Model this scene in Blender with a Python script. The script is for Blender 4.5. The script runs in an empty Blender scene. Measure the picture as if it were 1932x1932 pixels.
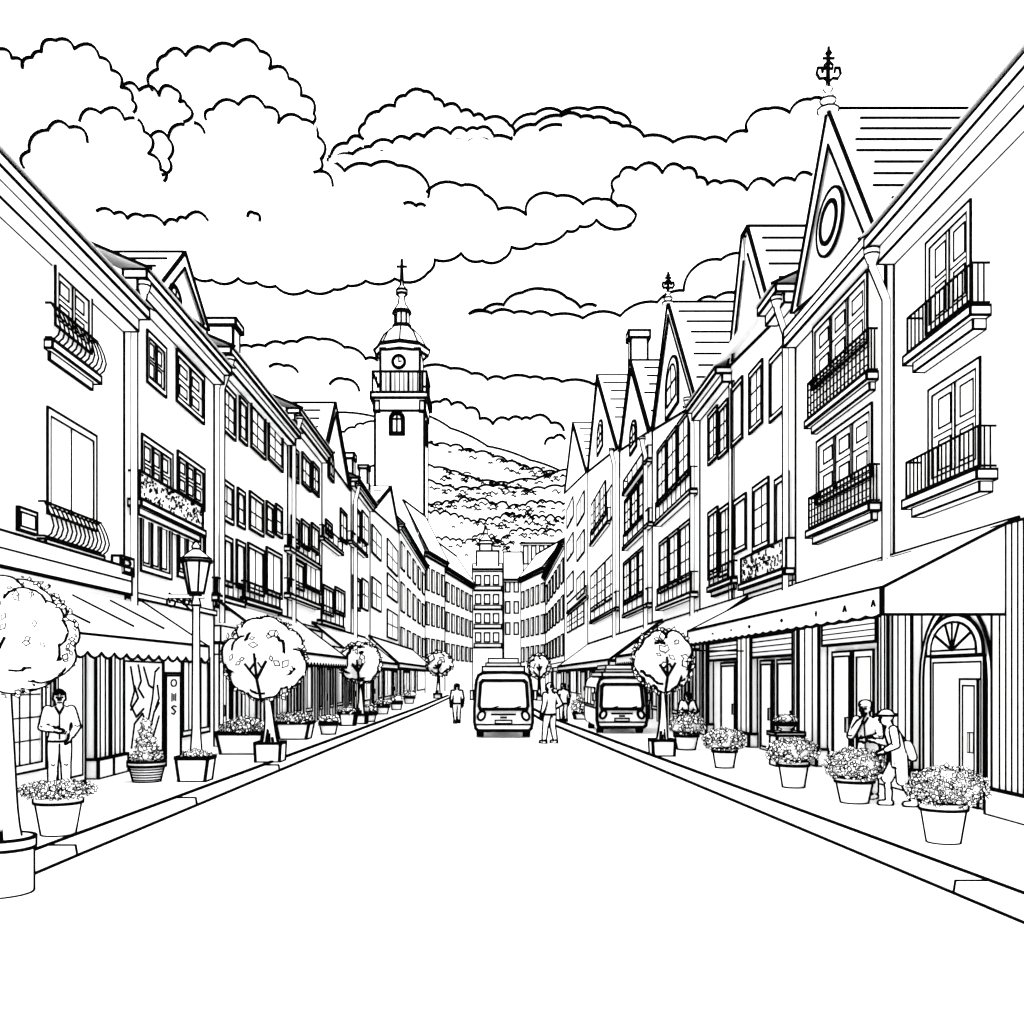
import bpy, math, random
import numpy as np
from mathutils import Vector
random.seed(11)
FP=1932.0; VX=930.0; HY=1275.0; H=2.1
CAM=Vector((0,0,H))
K=0.0016
FADE=True
scene=bpy.context.scene
COL=scene.collection
PI=math.pi
def ray(px,py,d): return Vector(((px-VX)*d/FP,d,H+(HY-py)*d/FP))
def gnd(px,py,z=.12):
    d=(H-z)*FP/(py-HY); return Vector(((px-VX)*d/FP,d,z))
# ------------------------------------------------------------ materials
def white(name,val=.92,scale=3.,amp=.02):
    m=bpy.data.materials.new(name); m.use_nodes=True
    nt=m.node_tree; b=nt.nodes['Principled BSDF']
    b.inputs['Roughness'].default_value=.95; b.inputs['Specular IOR Level'].default_value=0.0
    n=nt.nodes.new('ShaderNodeTexNoise'); n.inputs['Scale'].default_value=scale
    r=nt.nodes.new('ShaderNodeValToRGB')
    r.color_ramp.elements[0].color=(val-amp,)*3+(1,); r.color_ramp.elements[1].color=(val+amp,)*3+(1,)
    tc=nt.nodes.new('ShaderNodeTexCoord')
    nt.links.new(tc.outputs['Object'],n.inputs['Vector'])
    nt.links.new(n.outputs['Fac'],r.inputs['Fac']); nt.links.new(r.outputs['Color'],b.inputs['Base Color'])
    return m
M={k:white(k) for k in ('plaster','roof_tile','cloth','skin','foliage','pottery','paving','paint','glass','stone','timber','cloud','hill','awning_cloth')}
# thin awning canvas lets daylight through
_n=M['awning_cloth'].node_tree; _mx=_n.nodes.new('ShaderNodeMixShader'); _tr=_n.nodes.new('ShaderNodeBsdfTranslucent'); _tr.inputs['Color'].default_value=(.95,.95,.95,1)
_mx.inputs[0].default_value=.5; _o=_n.nodes['Material Output']
_n.links.new(_n.nodes['Principled BSDF'].outputs[0],_mx.inputs[1]); _n.links.new(_tr.outputs[0],_mx.inputs[2]); _n.links.new(_mx.outputs[0],_o.inputs['Surface'])
INK=bpy.data.materials.new('ink'); INK.use_nodes=True
_b=INK.node_tree.nodes['Principled BSDF']; _b.inputs['Base Color'].default_value=(.001,.001,.001,1); _b.inputs['Roughness'].default_value=1; _b.inputs['Specular IOR Level'].default_value=0
# ------------------------------------------------------------ mesh builder
BF=[(0,2,3,1),(4,5,7,6),(0,1,5,4),(2,6,7,3),(0,4,6,2),(1,3,7,5)]
BE=[(0,1),(2,3),(4,5),(6,7),(0,2),(1,3),(4,6),(5,7),(0,4),(1,5),(2,6),(3,7)]
class MB:
    def __init__(s): s.v=[]; s.f=[]; s.m=[]
    def face(s,pts,m=0):
        n=len(s.v); s.v+=[tuple(p) for p in pts]; s.f.append(tuple(range(n,n+len(pts)))); s.m.append(m)
    def mesh(s,vs,fs,m=0):
        n=len(s.v); s.v+=[tuple(p) for p in vs]
        for f in fs: s.f.append(tuple(i+n for i in f)); s.m.append(m)
    def seg(s,a,b,w=1.,ext=.6,rad=None,m=1):
        a=Vector(a); b=Vector(b); d=b-a; L=d.length
        if L<1e-6: return
        d/=L
        if FADE and a.y>26: w=w*max(.66,1-.34*(a.y-26)/60)
        ra=rad or K*w*max(a.y,3); rb=rad or K*w*max(b.y,3)
        if rad is None: a=a-d*ra*ext; b=b+d*rb*ext
        up=Vector((0,0,1)) if abs(d.z)<.9 else Vector((1,0,0))
        u=d.cross(up).normalized(); v=d.cross(u)
        n=len(s.v)
        for p,r in ((a,ra),(b,rb)):
            for i,j in ((-1,-1),(1,-1),(1,1),(-1,1)): s.v.append(tuple(p+u*(i*r)+v*(j*r)))
        for q in ((0,1,5,4),(1,2,6,5),(2,3,7,6),(3,0,4,7),(3,2,1,0),(4,5,6,7)):
            s.f.append(tuple(i+n for i in q)); s.m.append(m)
    def poly(s,pts,w=1.,closed=False):
        pts=list(pts)
        for i in range(len(pts)-1): s.seg(pts[i],pts[i+1],w)
        if closed: s.seg(pts[-1],pts[0],w)
    def box8(s,P,m=0,ink=1.,edges=None):
        s.mesh(P,BF,m)
        if ink:
            for k,(i,j) in enumerate(BE):
                if edges is None or k in edges: s.seg(P[i],P[j],ink)
    def box(s,x0,x1,y0,y1,z0,z1,m=0,ink=1.,edges=None):
        s.box8([Vector((x,y,z)) for z in (z0,z1) for y in (y0,y1) for x in (x0,x1)],m,ink,edges)
    def pipe(s,pts,r,w=.8):
        for i in range(len(pts)-1):
            a=Vector(pts[i]); b=Vector(pts[i+1]); s.seg(a,b,rad=r,m=0)
            d=(b-a).normalized(); vd=(a-CAM).normalized(); u=d.cross(vd).normalized()*(r*1.15)
            s.seg(a+u,b+u,w); s.seg(a-u,b-u,w)
    def leaf(s,p,n,size,lw=1.0,fill=True):
        n=Vector(n).normalized(); t=Vector((random.uniform(-1,1),random.uniform(-1,1),random.uniform(-1,1)))
        u=n.cross(t)
        if u.length<1e-3: return
        u.normalize(); v=n.cross(u); p=Vector(p)
        asp=random.uniform(.5,.8)
        pts=[p+u*size,p+v*size*asp,p-u*size,p-v*size*asp]
        s.face(pts,1)
        if fill:
            k=max(.1,1-K*lw*2.0*max(p.y,3)/size); q=p+n*size*.12
            s.face([q+u*size*k,q+v*size*asp*k*.9,q-u*size*k,q-v*size*asp*k*.9],0)
    def lathe(s,c,prof,n=24,w=1.,rings=True,m=0,merid=True):
        c=Vector(c); vs=[]; fs=[]
        for r,z in prof:
            for i in range(n):
                a=2*PI*i/n; vs.append(c+Vector((r*math.cos(a),r*math.sin(a),z)))
        for k in range(len(prof)-1):
            for i in range(n):
                j=(i+1)%n; fs.append((k*n+i,k*n+j,(k+1)*n+j,(k+1)*n+i))
        fs.append(tuple(range(n))); fs.append(tuple(range((len(prof)-1)*n,len(prof)*n)))
        s.mesh(vs,fs,m)
        if rings:
            for k in range(len(prof)):
                if rings is True or k in rings:
                    s.poly([vs[k*n+i] for i in range(n)],w,True)
        if merid:
            vd=(c-CAM); vd.z=0; vd.normalize(); u=Vector((vd.y,-vd.x,0))
            for sg in (1,-1): s.poly([c+u*(sg*r)+Vector((0,0,z)) for r,z in prof],w)
    def contour(s,V,Fs,w=.75,m=0,add=True):
        V=np.asarray(V,float)
        if add: s.mesh([tuple(p) for p in V],Fs,m)
        Fa=np.array([f if len(f)==4 else (f[0],f[1],f[2],f[2]) for f in Fs])
        d1=V[Fa[:,2]]-V[Fa[:,0]]; d2=V[Fa[:,3]]-V[Fa[:,1]]
        N=np.cross(d1,d2); C=V[Fa].mean(1)
        fr=((np.array(CAM)-C)*N).sum(1)>0
        E={}
        for i,f in enumerate(Fs):
            for a,b in zip(f,f[1:]+f[:1]):
                k=(a,b) if a<b else (b,a)
                if k in E:
                    if E[k]!=fr[i]: s.seg(V[a],V[b],w)
                else: E[k]=fr[i]
ORG={}
def setp(o,label=None,cat=None,group=None,kind=None):
    if label: o['label']=label
    if cat: o['category']=cat
    if group: o['group']=group
    if kind: o['kind']=kind
def thing(name,label,cat,loc,group=None):
    o=bpy.data.objects.new(name,None); COL.objects.link(o); o.location=loc; o.empty_display_size=.2
    setp(o,label,cat,group); ORG[o]=Vector(loc); return o
def build(mb,name,parent=None,mat='plaster',label=None,cat=None,group=None,kind=None,origin=None):
    org=ORG[parent] if parent else Vector(origin or (0,0,0))
    me=bpy.data.meshes.new(name)
    me.from_pydata([(x-org.x,y-org.y,z-org.z) for x,y,z in mb.v],[],mb.f)
    me.materials.append(M[mat]); me.materials.append(INK)
    me.polygons.foreach_set('material_index',mb.m); me.update()
    o=bpy.data.objects.new(name,me); COL.objects.link(o)
    if parent: o.parent=parent
    else: o.location=org
    ORG[o]=org; setp(o,label,cat,group,kind); return o
# ------------------------------------------------------------ facades
class Fac:
    def __init__(s,p0,p1,n):
        s.p=Vector((p0[0],p0[1])); t=Vector((p1[0]-p0[0],p1[1]-p0[1])); s.L=t.length; s.t=t/s.L; s.n=Vector(n).normalized()
    def P(s,a,o,z):
        q=s.p+s.t*a+s.n*o; return Vector((q.x,q.y,z))
    def hit(s,px,o=0.):
        r=(px-VX)/FP; p=s.p+s.n*o
        return (r*p.y-p.x)/(s.t.x-r*s.t.y)
    def z(s,px,py,o=0.):
        a=s.hit(px,o); d=(s.p+s.n*o+s.t*a).y
        return H+(HY-py)*d/FP
    def rect(s,x0,x1,pt,pb,o=0.):
        pc=(x0+x1)/2; a=sorted((s.hit(x0,o),s.hit(x1,o)))
        return a[0],a[1],s.z(pc,pb,o),s.z(pc,pt,o)
    def b8(s,a0,a1,o0,o1,z0,z1):
        return [s.P(a,o,z) for z in (z0,z1) for o in (o0,o1) for a in (a0,a1)]
FL=Fac((-7.8,0),(-7.8,1),(1,0)); FR=Fac((7.3,0),(7.3,1),(-1,0))
def rectpts(F,a0,a1,z0,z1,o): return [F.P(a0,o,z0),F.P(a1,o,z0),F.P(a1,o,z1),F.P(a0,o,z1)]
def window(par,F,r,cols=2,rows=2,out=.07,w=.72,case=False,sill=False,name='window'):
    a0,a1,z0,z1=r; fw=min(.13,.13*(a1-a0)+.02)
    d=F.P(a0,0,z0).y
    m=MB()
    for q in ((a0,a0+fw,z0,z1),(a1-fw,a1,z0,z1),(a0+fw,a1-fw,z0,z0+fw),(a0+fw,a1-fw,z1-fw,z1)):
        m.box8(F.b8(q[0],q[1],0,out,q[2],q[3]),ink=0)
    m.poly(rectpts(F,a0,a1,z0,z1,out),w,True)
    if d<60: m.poly(rectpts(F,a0+fw,a1-fw,z0+fw,z1-fw,out),w*.7,True)
    W=build(m,name,par,'timber')
    p=MB(); b0,b1,c0,c1=a0+fw,a1-fw,z0+fw,z1-fw
    p.face(rectpts(F,b0,b1,c0,c1,.025))
    for i in range(1,cols):
        a=b0+(b1-b0)*i/cols
        if case and d<32:
            p.box8(F.b8(a-.04,a+.04,.025,.06,c0,c1),ink=0)
            p.seg(F.P(a-.045,.06,c0),F.P(a-.045,.06,c1),w*.7); p.seg(F.P(a+.045,.06,c0),F.P(a+.045,.06,c1),w*.7)
        else: p.seg(F.P(a,.03,c0),F.P(a,.03,c1),w*.75)
    for i in range(1,rows):
        z=c0+(c1-c0)*i/rows; p.seg(F.P(b0,.03,z),F.P(b1,.03,z),w*.6)
    if case and d<32:
        for i in range(cols):
            e=b0+(b1-b0)*i/cols; f=b0+(b1-b0)*(i+1)/cols; g=(f-e)*.22
            for j in range(rows):
                z=c0+(c1-c0)*j/rows; y=c0+(c1-c0)*(j+1)/rows
                p.poly(rectpts(F,e+g,f-g,z+g*.6,y-g*.6,.03),w*.7,True)
    build(p,'pane',W,'glass')
    return W
def balcony(par,F,spec,out=.5,style='bars'):
    x0,x1,pt,pb=spec
    a0,a1,z0,z1=F.rect(x0,x1,pt,pb,out)
    d=F.P(a0,0,0).y
    m=MB(); m.box8(F.b8(a0-.05,a1+.05,0,out+.05,z0-.14,z0),ink=.75 if d<32 else .6)
    if d<32: m.box8(F.b8(a0+.1,a1-.1,0,out-.06,z0-.3,z0-.142),ink=.65)
    B=build(m,'balcony',par,'stone')
    q=MB(); w=.45 if d<26 else .36
    if style=='scroll':
        q.face(rectpts(F,a0,a1,z0,z1,out-.03))
        for a in (a0,a1): q.face([F.P(a,0,z0),F.P(a,out-.03,z0),F.P(a,out-.03,z1),F.P(a,0,z1)])
        q.poly(rectpts(F,a0,a1,z0+.04,z1,out),.7,True)
        q.seg(F.P(a0,0,z1),F.P(a0,out,z1),.7)
        s0=.0016*d; n=int(min(260,(a1-a0)*(z1-z0)/(s0*s0)*.055))
        for i in range(n):
            a=random.uniform(a0+s0,a1-s0); z=random.uniform(z0+.06,z1-.04); t0=random.uniform(0,6.3)
            q.poly([F.P(a+s0*math.cos(t0+k*1.3),out,z+s0*math.sin(t0+k*1.3)) for k in range(3)],.34)
        build(q,'railing',B,'timber'); return B
    if style=='rail':
        q.poly([F.P(a0,out,z0),F.P(a0,out,z1),F.P(a1,out,z1),F.P(a1,out,z0)],.6)
        build(q,'railing',B,'timber'); return B
    for z in (z0+.06,z1): 
        q.poly([F.P(a0,0,z),F.P(a0,out,z),F.P(a1,out,z),F.P(a1,0,z)],.62 if d<32 else .52)
    n=max(2,int((a1-a0)/.13)); wpx=abs(F.P(a0,out,0).x/F.P(a0,out,0).y-F.P(a1,out,0).x/F.P(a1,out,0).y)*FP
    n=int(min(n,max(2,wpx/(8. if style!='lattice' else 6.4))))
    for i in range(n+1):
        a=a0+(a1-a0)*i/n
        if style=='curl':
            hh=z1-z0; pr=[(0,1),(.06,.85),(.13,.6),(.17,.35),(.13,.15),(.04,.03)]
            q.poly([F.P(a,out+o,z0+hh*t) for o,t in pr],w)
        else: q.seg(F.P(a,out,z0),F.P(a,out,z1),w if 0<i<n else .6)
    if d<30 and style!='curl':
        for i in range(1,3): q.seg(F.P(a0,out*i/3,z0),F.P(a0,out*i/3,z1),w)
    if style=='lattice':
        for i in range(1,5):
            z=z0+(z1-z0)*i/5; q.seg(F.P(a0,out,z),F.P(a1,out,z),.32)
    build(q,'railing',B,'timber'); return B
def panel(par,F,name,r,out=.08,o0=0.,ink=.8,cols=0,rows=0,inset=0.,mat='timber',w=.6):
    a0,a1,z0,z1=r; m=MB(); m.box8(F.b8(a0,a1,o0,out,z0,z1),ink=ink)
    for i in range(1,cols): 
        a=a0+(a1-a0)*i/cols; m.seg(F.P(a,out,z0),F.P(a,out,z1),w)
    for i in range(1,rows):
        z=z0+(z1-z0)*i/rows; m.seg(F.P(a0,out,z),F.P(a1,out,z),w)
    if inset:
        g=inset; m.poly(rectpts(F,a0+g,a1-g,z0+g,z1-g,out),w,True)
    return build(m,name,par,mat)
def door(par,F,r,out=.07,leafs=1):
    a0,a1,z0,z1=r; D=panel(par,F,'door',r,out,inset=.1,cols=leafs,ink=.7)
    h=MB(); zc=1.1
    h.box8(F.b8(a0+.14,a0+.2,out,out+.06,zc-.15,zc+.15),ink=.35); build(h,'handle',D,'paint'); return D
def pilaster(par,F,a0,a1,zt,out=.2,grooves=(.3,.7)):
    m=MB(); m.box8(F.b8(a0,a1,0,out,.5,zt),ink=.85)
    for g in grooves: m.seg(F.P(a0+g*(a1-a0),out,.5),F.P(a0+g*(a1-a0),out,zt),.65)
    p=build(m,'pilaster',par,'stone')
    b=MB(); b.box8(F.b8(a0-.06,a1+.06,0,out+.07,.12,.5),ink=.9); build(b,'plinth',p,'stone')
def house(label,F,a0,a1,eave,depth=9.,rise=3.,gables=(),wins=(),bals=(),chims=(),spouts=(),full=False,group=None,course=None,name='row_house',shop=0,cor=.45,last=False,case=False,lw=1.,grid=None):
    t=thing(name,label,'house',F.P((a0+a1)/2,-depth/2,.12),group)
    m=MB(); m.box8(F.b8(a0+.01,a1-.01,-depth,0,.1,eave),ink=0)
    m.seg(F.P(a0+.03,0,.12),F.P(a0+.03,0,eave),lw*.9)
    if last: m.seg(F.P(a1,0,.12),F.P(a1,0,eave),lw*.9)
    if course: m.box8(F.b8(a0+.02,a1-.02,0,.1,course-.12,course),ink=.5)
    r=MB(); d0=F.P(a0,0,0).y
    if not full:
        o=cor+.1; rz=eave+rise
        r.face([F.P(a0,o,eave+.04),F.P(a1,o,eave+.04),F.P(a1,-depth/2,rz),F.P(a0,-depth/2,rz)])
        r.face([F.P(a0,-depth-.1,eave),F.P(a1,-depth-.1,eave),F.P(a1,-depth/2,rz),F.P(a0,-depth/2,rz)])
        for a in (a0+.02,a1-.02): r.face([F.P(a,0,eave),F.P(a,-depth,eave),F.P(a,-depth/2,rz-.1)])
        for a in (a0,a1): r.seg(F.P(a,o,eave+.04),F.P(a,-depth/2,rz),lw*.85)
        r.seg(F.P(a0,-depth/2,rz),F.P(a1,-depth/2,rz),lw)
        if d0>100:
            r.seg(F.P(a0,o,eave+.04),F.P(a1,o,eave+.04),lw)
    for g in gables:
        l=F.hit(g['l'][0]); rr=F.hit(g['r'][0]); ap=F.hit(g['apex'][0])
        zl=F.z(*g['l']); zr=F.z(*g['r']); za=F.z(*g['apex']); fl=g.get('flat',0)
        m.face([F.P(l,.03,min(zl,eave)-.1),F.P(l,.03,zl),F.P(ap,.03,za-.05),F.P(rr,.03,zr),F.P(rr,.03,min(zr,eave)-.1)])
        gd=g.get('depth',depth)
        o2=F.P(0,.03,0)-F.P(0,0,0); o3=F.P(0,.05,0)-F.P(0,0,0)
        for af,zf,e in ((l,zl,fl if l>ap else -fl),(rr,zr,fl if rr>ap else -fl)):
            A=F.P(af,.06,zf); B=F.P(ap+e,.06,za); C=F.P(ap+e,-gd,za); D=F.P(af,-gd,zf)
            r.face([A,B,C,D]); r.seg(A+o3,B+o3,.95); r.seg(A,D,.6)
            r.seg(B,C,.95)
            k=.2*min(1,3/abs(rr-l)*1.5)
            cen=F.P((l+rr)/2,.06,(zl+zr)/2)
            A2=A.lerp(cen,k); B2=B.lerp(cen,k*1.3); A2.z=A.z
            r.face([A+o2,B+o2,B2+o2,A2+o2]); 
            if d0<85: r.seg(A2+o3,B2+o3,.65)
            n=g.get('tiles',8)
            for i in range(1,n):
                q=i/n; a=A.lerp(B,q); b=D.lerp(C,q); up=Vector((0,0,.02))
                r.seg(a.lerp(b,.02+random.uniform(0,.04))+up,b+up,.75)
        m.seg(F.P(l,.06,zl),F.P(rr,.06,zr),.7)
        if g.get('flat'): r.seg(F.P(ap-fl,.1,za),F.P(ap+fl,.1,za)); r.face([F.P(ap-fl,.06,za),F.P(ap+fl,.06,za),F.P(ap+fl,-gd,za),F.P(ap-fl,-gd,za)])
    build(m,'wall',t)
    R=build(r,'roof',t,'roof_tile')
    for x0,x1,pt,pb,d in chims:
        q=MB(); A=ray(x0,pb,d); B=ray(x1,pt,d); w_=B.x-A.x
        q.box(A.x+w_*.1,B.x-w_*.1,d,d+.8,A.z-1.5,B.z-(B.z-A.z)*.2,ink=.85); q.box(A.x,B.x,d-.1,d+.9,B.z-(B.z-A.z)*.198,B.z,ink=.85); build(q,'chimney',R)
    for g in gables:
        ap=F.hit(g['apex'][0]); za=F.z(*g['apex'])
        if g.get('fin'):
            zt=F.z(g['apex'][0],g['fin']); hh=zt-za; q=MB(); c=F.P(ap,.1,za-.1)
            q.lathe(c,[(.2,0),(.22,hh*.06),(.08,hh*.14),(.15,hh*.18),(.16,hh*.22),(.04,hh*.34),(.09,hh*.4),(.03,hh*.46),(.015,hh)],10,.5,rings=(1,4))
            P=lambda u,v:c+Vector((hh*u,-.04,hh*v))
            q.seg(P(0,.42),P(0,1.08),.75)
            for sg in (1,-1):
                q.poly([P(sg*u,v) for u,v in ((0,.5),(.07,.57),(.15,.56),(.2,.64),(.18,.74),(.11,.74),(.1,.67))],.7)
                q.poly([P(sg*u,v) for u,v in ((0,.74),(.06,.72),(.07,.79),(0,.86))],.6)
            q.poly([P(u,v) for u,v in ((0,.93),(.04,.985),(0,1.04),(-.04,.985))],.65,True)
            q.seg(P(-.09,.9),P(.09,.9),.65)
            build(q,'finial',R,'stone')
        if g.get('oval'):
            x0,x1,pt,pb=g['oval']; b0,b1,z0,z1=F.rect(x0,x1,pt,pb); q=MB()
            el=lambda k,o:[F.P((b0+b1)/2+math.cos(2*PI*i/28)*(b1-b0)/2*k,o,(z0+z1)/2+math.sin(2*PI*i/28)*(z1-z0)/2*k) for i in range(28)]
            q.face(el(1,.09)); q.poly(el(1,.09),.85,True); q.face(el(.62,.1)); q.poly(el(.62,.1),1.3,True)
            build(q,'oval_window',t,'timber')
        if g.get('win'): arch_window(t,F,F.rect(*g['win'],.05),.09)
    if not full and cor:
        z=eave
        gaps=sorted((min(F.hit(g['l'][0]),F.hit(g['r'][0])),max(F.hit(g['l'][0]),F.hit(g['r'][0]))) for g in gables if F.z(*g['apex'])>eave+1.2 and not g.get('above'))
        cuts=[a0]; 
        for x,y in gaps: cuts+=[max(x,a0),min(y,a1)]
        cuts.append(a1)
        for i in range(0,len(cuts),2):
            x,y=cuts[i],cuts[i+1]
            if y-x<.2: continue
            q=MB()
            q.box8(F.b8(x,y,0,cor,z-.16,z+.02),ink=.72*lw); q.box8(F.b8(x+.01,y-.01,0,cor*.6,z-.42,z-.158),ink=.65*lw)
            build(q,'cornice',t,'stone')
    for wv in wins:
        rc=F.rect(*wv[:4]); c_=wv[4] if len(wv)>4 else 2; r_=wv[5] if len(wv)>5 else 2
        if c_>=4:
            n=3; L=(rc[1]-rc[0])/n
            for i in range(n): window(t,F,(rc[0]+L*i+L*.06,rc[0]+L*(i+1)-L*.06,rc[2],rc[3]),2,3)
        else: window(t,F,rc,c_,r_,case=case)
    if grid:
        nc,rows_=grid; L=(a1-a0)/nc
        for z0,z1 in rows_:
            for i in range(nc): window(t,F,(a0+L*(i+.22),a0+L*(i+.78),z0,z1),2,1)
    for bv in bals: balcony(t,F,bv[:4],bv[5] if len(bv)>5 else .4,bv[4])
    for a,side in spouts:
        q=MB(); f=lambda da,o,z:F.P(a+da,o,z)
        q.pipe([f(0,cor-.1,eave-.25),f(0,cor-.1,eave-.5),f(0,.2,eave-1.1),f(0,.2,3.6)],.05 if d0<40 else .07,.6)
        q.lathe(f(0,cor-.1,eave-.45),[(.07,0),(.13,.16),(.13,.26)],10,.5,rings=(1,2)); build(q,'downspout',t,'paint')
    if shop:
        L=(a1-a0)/shop
        for i in range(shop):
            s0=a0+L*i
            panel(t,F,'pilaster',(s0+.05,s0+.05+min(.4,L*.15),.12,3.),.16,ink=.55)
            if i%2==0: door(t,F,(s0+L*.25,s0+L*.6,.12,2.5),leafs=2)
            window(t,F,(s0+L*.66 if i%2==0 else s0+L*.25,s0+L*.95,.6,2.6),2,1,name='shop_window',w=.6)
        panel(t,F,'shop_fascia',(a0+.05,a1-.05,3.05,3.5),.2,ink=.55)
    return t
def arch_window(par,F,b,out=.08,fan=False,name='arched_window',pane=True):
    b0,b1,z0,z1=b; c=(b0+b1)/2; R=(b1-b0)/2; zs=z1-min(R,(z1-z0)*.5) if not fan else z0+.08; q=MB()
    kk=.72 if not fan else .8
    def ar(k,o):
        return [F.P(c-R*k,o,z0+(1-k)*R*(1 if pane and not fan else 0))]+[F.P(c-R*k*math.cos(PI*i/14),o,zs+(z1-zs)*k*math.sin(PI*i/14)) for i in range(15)]+[F.P(c+R*k,o,z0+(1-k)*R*(1 if pane and not fan else 0))]
    q.face(ar(1,out)); q.poly(ar(1,out),.85,True); q.poly(ar(kk if pane else .88,out+.01),.7,True)
    W=build(q,name,par,'timber')
    if not pane: return W
    p=MB(); p.face(ar(kk-.02,out+.012)); p.seg(F.P(c,out+.02,zs),F.P(c,out+.02,zs+(z1-zs)*kk),.6)
    if not fan: p.seg(F.P(c,out+.02,z0+.3*R),F.P(c,out+.02,zs),.6)
    p.seg(F.P(c-R*kk,out+.02,zs),F.P(c+R*kk,out+.02,zs),.6)
    if fan:
        for i in range(1,5):
            an=PI*i/5; p.seg(F.P(c,out+.02,zs),F.P(c-R*kk*math.cos(an),out+.02,zs+(z1-zs)*kk*math.sin(an)),.7)
    build(p,'pane',W,'glass'); return W
GL={'B':[[(0,0),(0,1),(.7,1),(.85,.75),(.65,.52),(0,.52)],[(.65,.52),(1,.28),(.75,0),(0,0)]],
'Q':[[(.5+.45*math.cos(i*PI/5),.6+.4*math.sin(i*PI/5)) for i in range(11)]],
'N':[[(.2,0),(.2,.95)],[(.5,.1),(.5,.8)],[(.8,.0),(.8,.9)]],
'S':[[(.9,.85),(.5,1),(.15,.8),(.8,.3),(.5,0),(.15,.15)]],
'-':[[(.35,.5),(.65,.5)]],'+':[[(.2,.5),(.8,.5)],[(.5,.2),(.5,.8)]],'i':[[(.5,.1),(.5,.6)],[(.35,.6),(.65,.6)],[(.5,.85),(.5,.95)]],'a':[[(.1,.0),(.5,.9),(.9,0)],[(.3,.35),(.7,.35)]]}
def glyph(mb,ch,fn,w=.8):
    for pl in GL[ch]: mb.poly([fn(u,v) for u,v in pl],w)
hl=FL.hit; hr=FR.hit
GLG='row houses along the left side'; GRG='row houses along the right side'
# ------------------------------------------------------------ LEFT HOUSES
L1=house('near left house with deep stepped eaves and two bulging iron balconies',FL,10.,hl(232),9.78,rise=3,group=GLG,case=True,cor=.55,
  wins=[(97,166,528,640,2,2)],bals=[(96,184,608,676,'curl',.1),(83,190,966,1033,'curl',.1)],spouts=())
r=FL.rect(82,175,795,985); window(L1,FL,r,2,1,name='balcony_door')
panel(L1,FL,'wall_plaque',FL.rect(30,64,962,1004),.05,inset=.07)
panel(L1,FL,'shop_fascia',(10.,hl(228),3.8,4.35),.22,rows=2,mat='stone')
panel(L1,FL,'shop_fascia',(10.,hl(226),3.45,3.8),.1,mat='stone',ink=.75)
for a,b in ((161,186),(190,214)): pilaster(L1,FL,*sorted((hl(a),hl(b))),2.7)
window(L1,FL,(hl(5),hl(78),.5,2.3),3,4,name='shop_window')
panel(L1,FL,'door',(hl(95),hl(152),.12,2.7),.08,inset=.12)
L2=house('left house with small gabled dormer and scrolled middle balcony',FL,hl(232),hl(402),10.65,rise=2.2,group=GLG,case=True,cor=.5,
  gables=[dict(l=(285,548),apex=(341,476),r=(386,622),depth=7,tiles=5,win=(316,338,540,578),above=True)],
  wins=[(272,308,640,735,2,2),(328,380,685,778,2,2),(262,320,838,935,3,2),(330,381,868,950,3,2),(260,318,970,1085,3,1),(330,382,990,1095,3,1)],
  bals=[(264,383,922,972,'scroll',.25)],spouts=[(hl(236),1)],course=3.9)
sg=panel(L2,FL,'sign',(hl(228,.2),hl(252,.2),*FL.rect(228,252,1052,1084,.2)[2:]),.2,o0=.02)
q=MB(); b=FL.rect(233,248,1057,1080,.22)
glyph(q,'B',lambda u,v:FL.P(b[0]+(b[1]-b[0])*u,.23,b[2]+(b[3]-b[2])*v),.6); build(q,'lettering',sg,'paint')
pw=panel(L2,FL,'shop_window',FL.rect(222,300,1240,1432),.1,inset=.1)
b=FL.rect(228,296,1250,1424); q=MB(); q.face(rectpts(FL,b[0]+.06,b[1]-.06,b[2]+.06,b[3]-.06,.11))
fn=lambda u,v:FL.P(b[0]+(b[1]-b[0])*u,.125,b[2]+(b[3]-b[2])*v)
for pl in ([(.1,.95),(.2,.7),(.1,.55),(.25,.42),(.45,.5)],[(.3,.97),(.38,.8),(.3,.72),(.45,.62)],[(.12,.1),(.2,.35),(.42,.45),(.55,.3),(.7,.6),(.78,.9),(.9,.95)],[(.3,.1),(.42,.25),(.6,.2),(.75,.45),(.9,.55)],[(.45,.95),(.6,.75),(.72,.72)],[(.1,.5),(.3,.62),(.2,.75)],[(.5,.08),(.7,.15),(.9,.4)],[(.85,.75),(.9,.6),(.8,.5)]): q.poly([fn(*p) for p in pl],.5)
build(q,'poster',pw,'paint')
nb=panel(L2,FL,'sign',FL.rect(304,333,1270,1440),.1,inset=.06)
b=FL.rect(313,325,1282,1356); q=MB()
for i,ch in enumerate('QNS'):
    z1=b[3]-(b[3]-b[2])*i/3; z0=z1-(b[3]-b[2])*.22
    glyph(q,ch,lambda u,v:FL.P(b[0]+(b[1]-b[0])*u,.115,z0+(z1-z0)*v),.38)
build(q,'lettering',nb,'paint')
window(L2,FL,FL.rect(338,390,1240,1385),4,1,name='shop_window')
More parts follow.
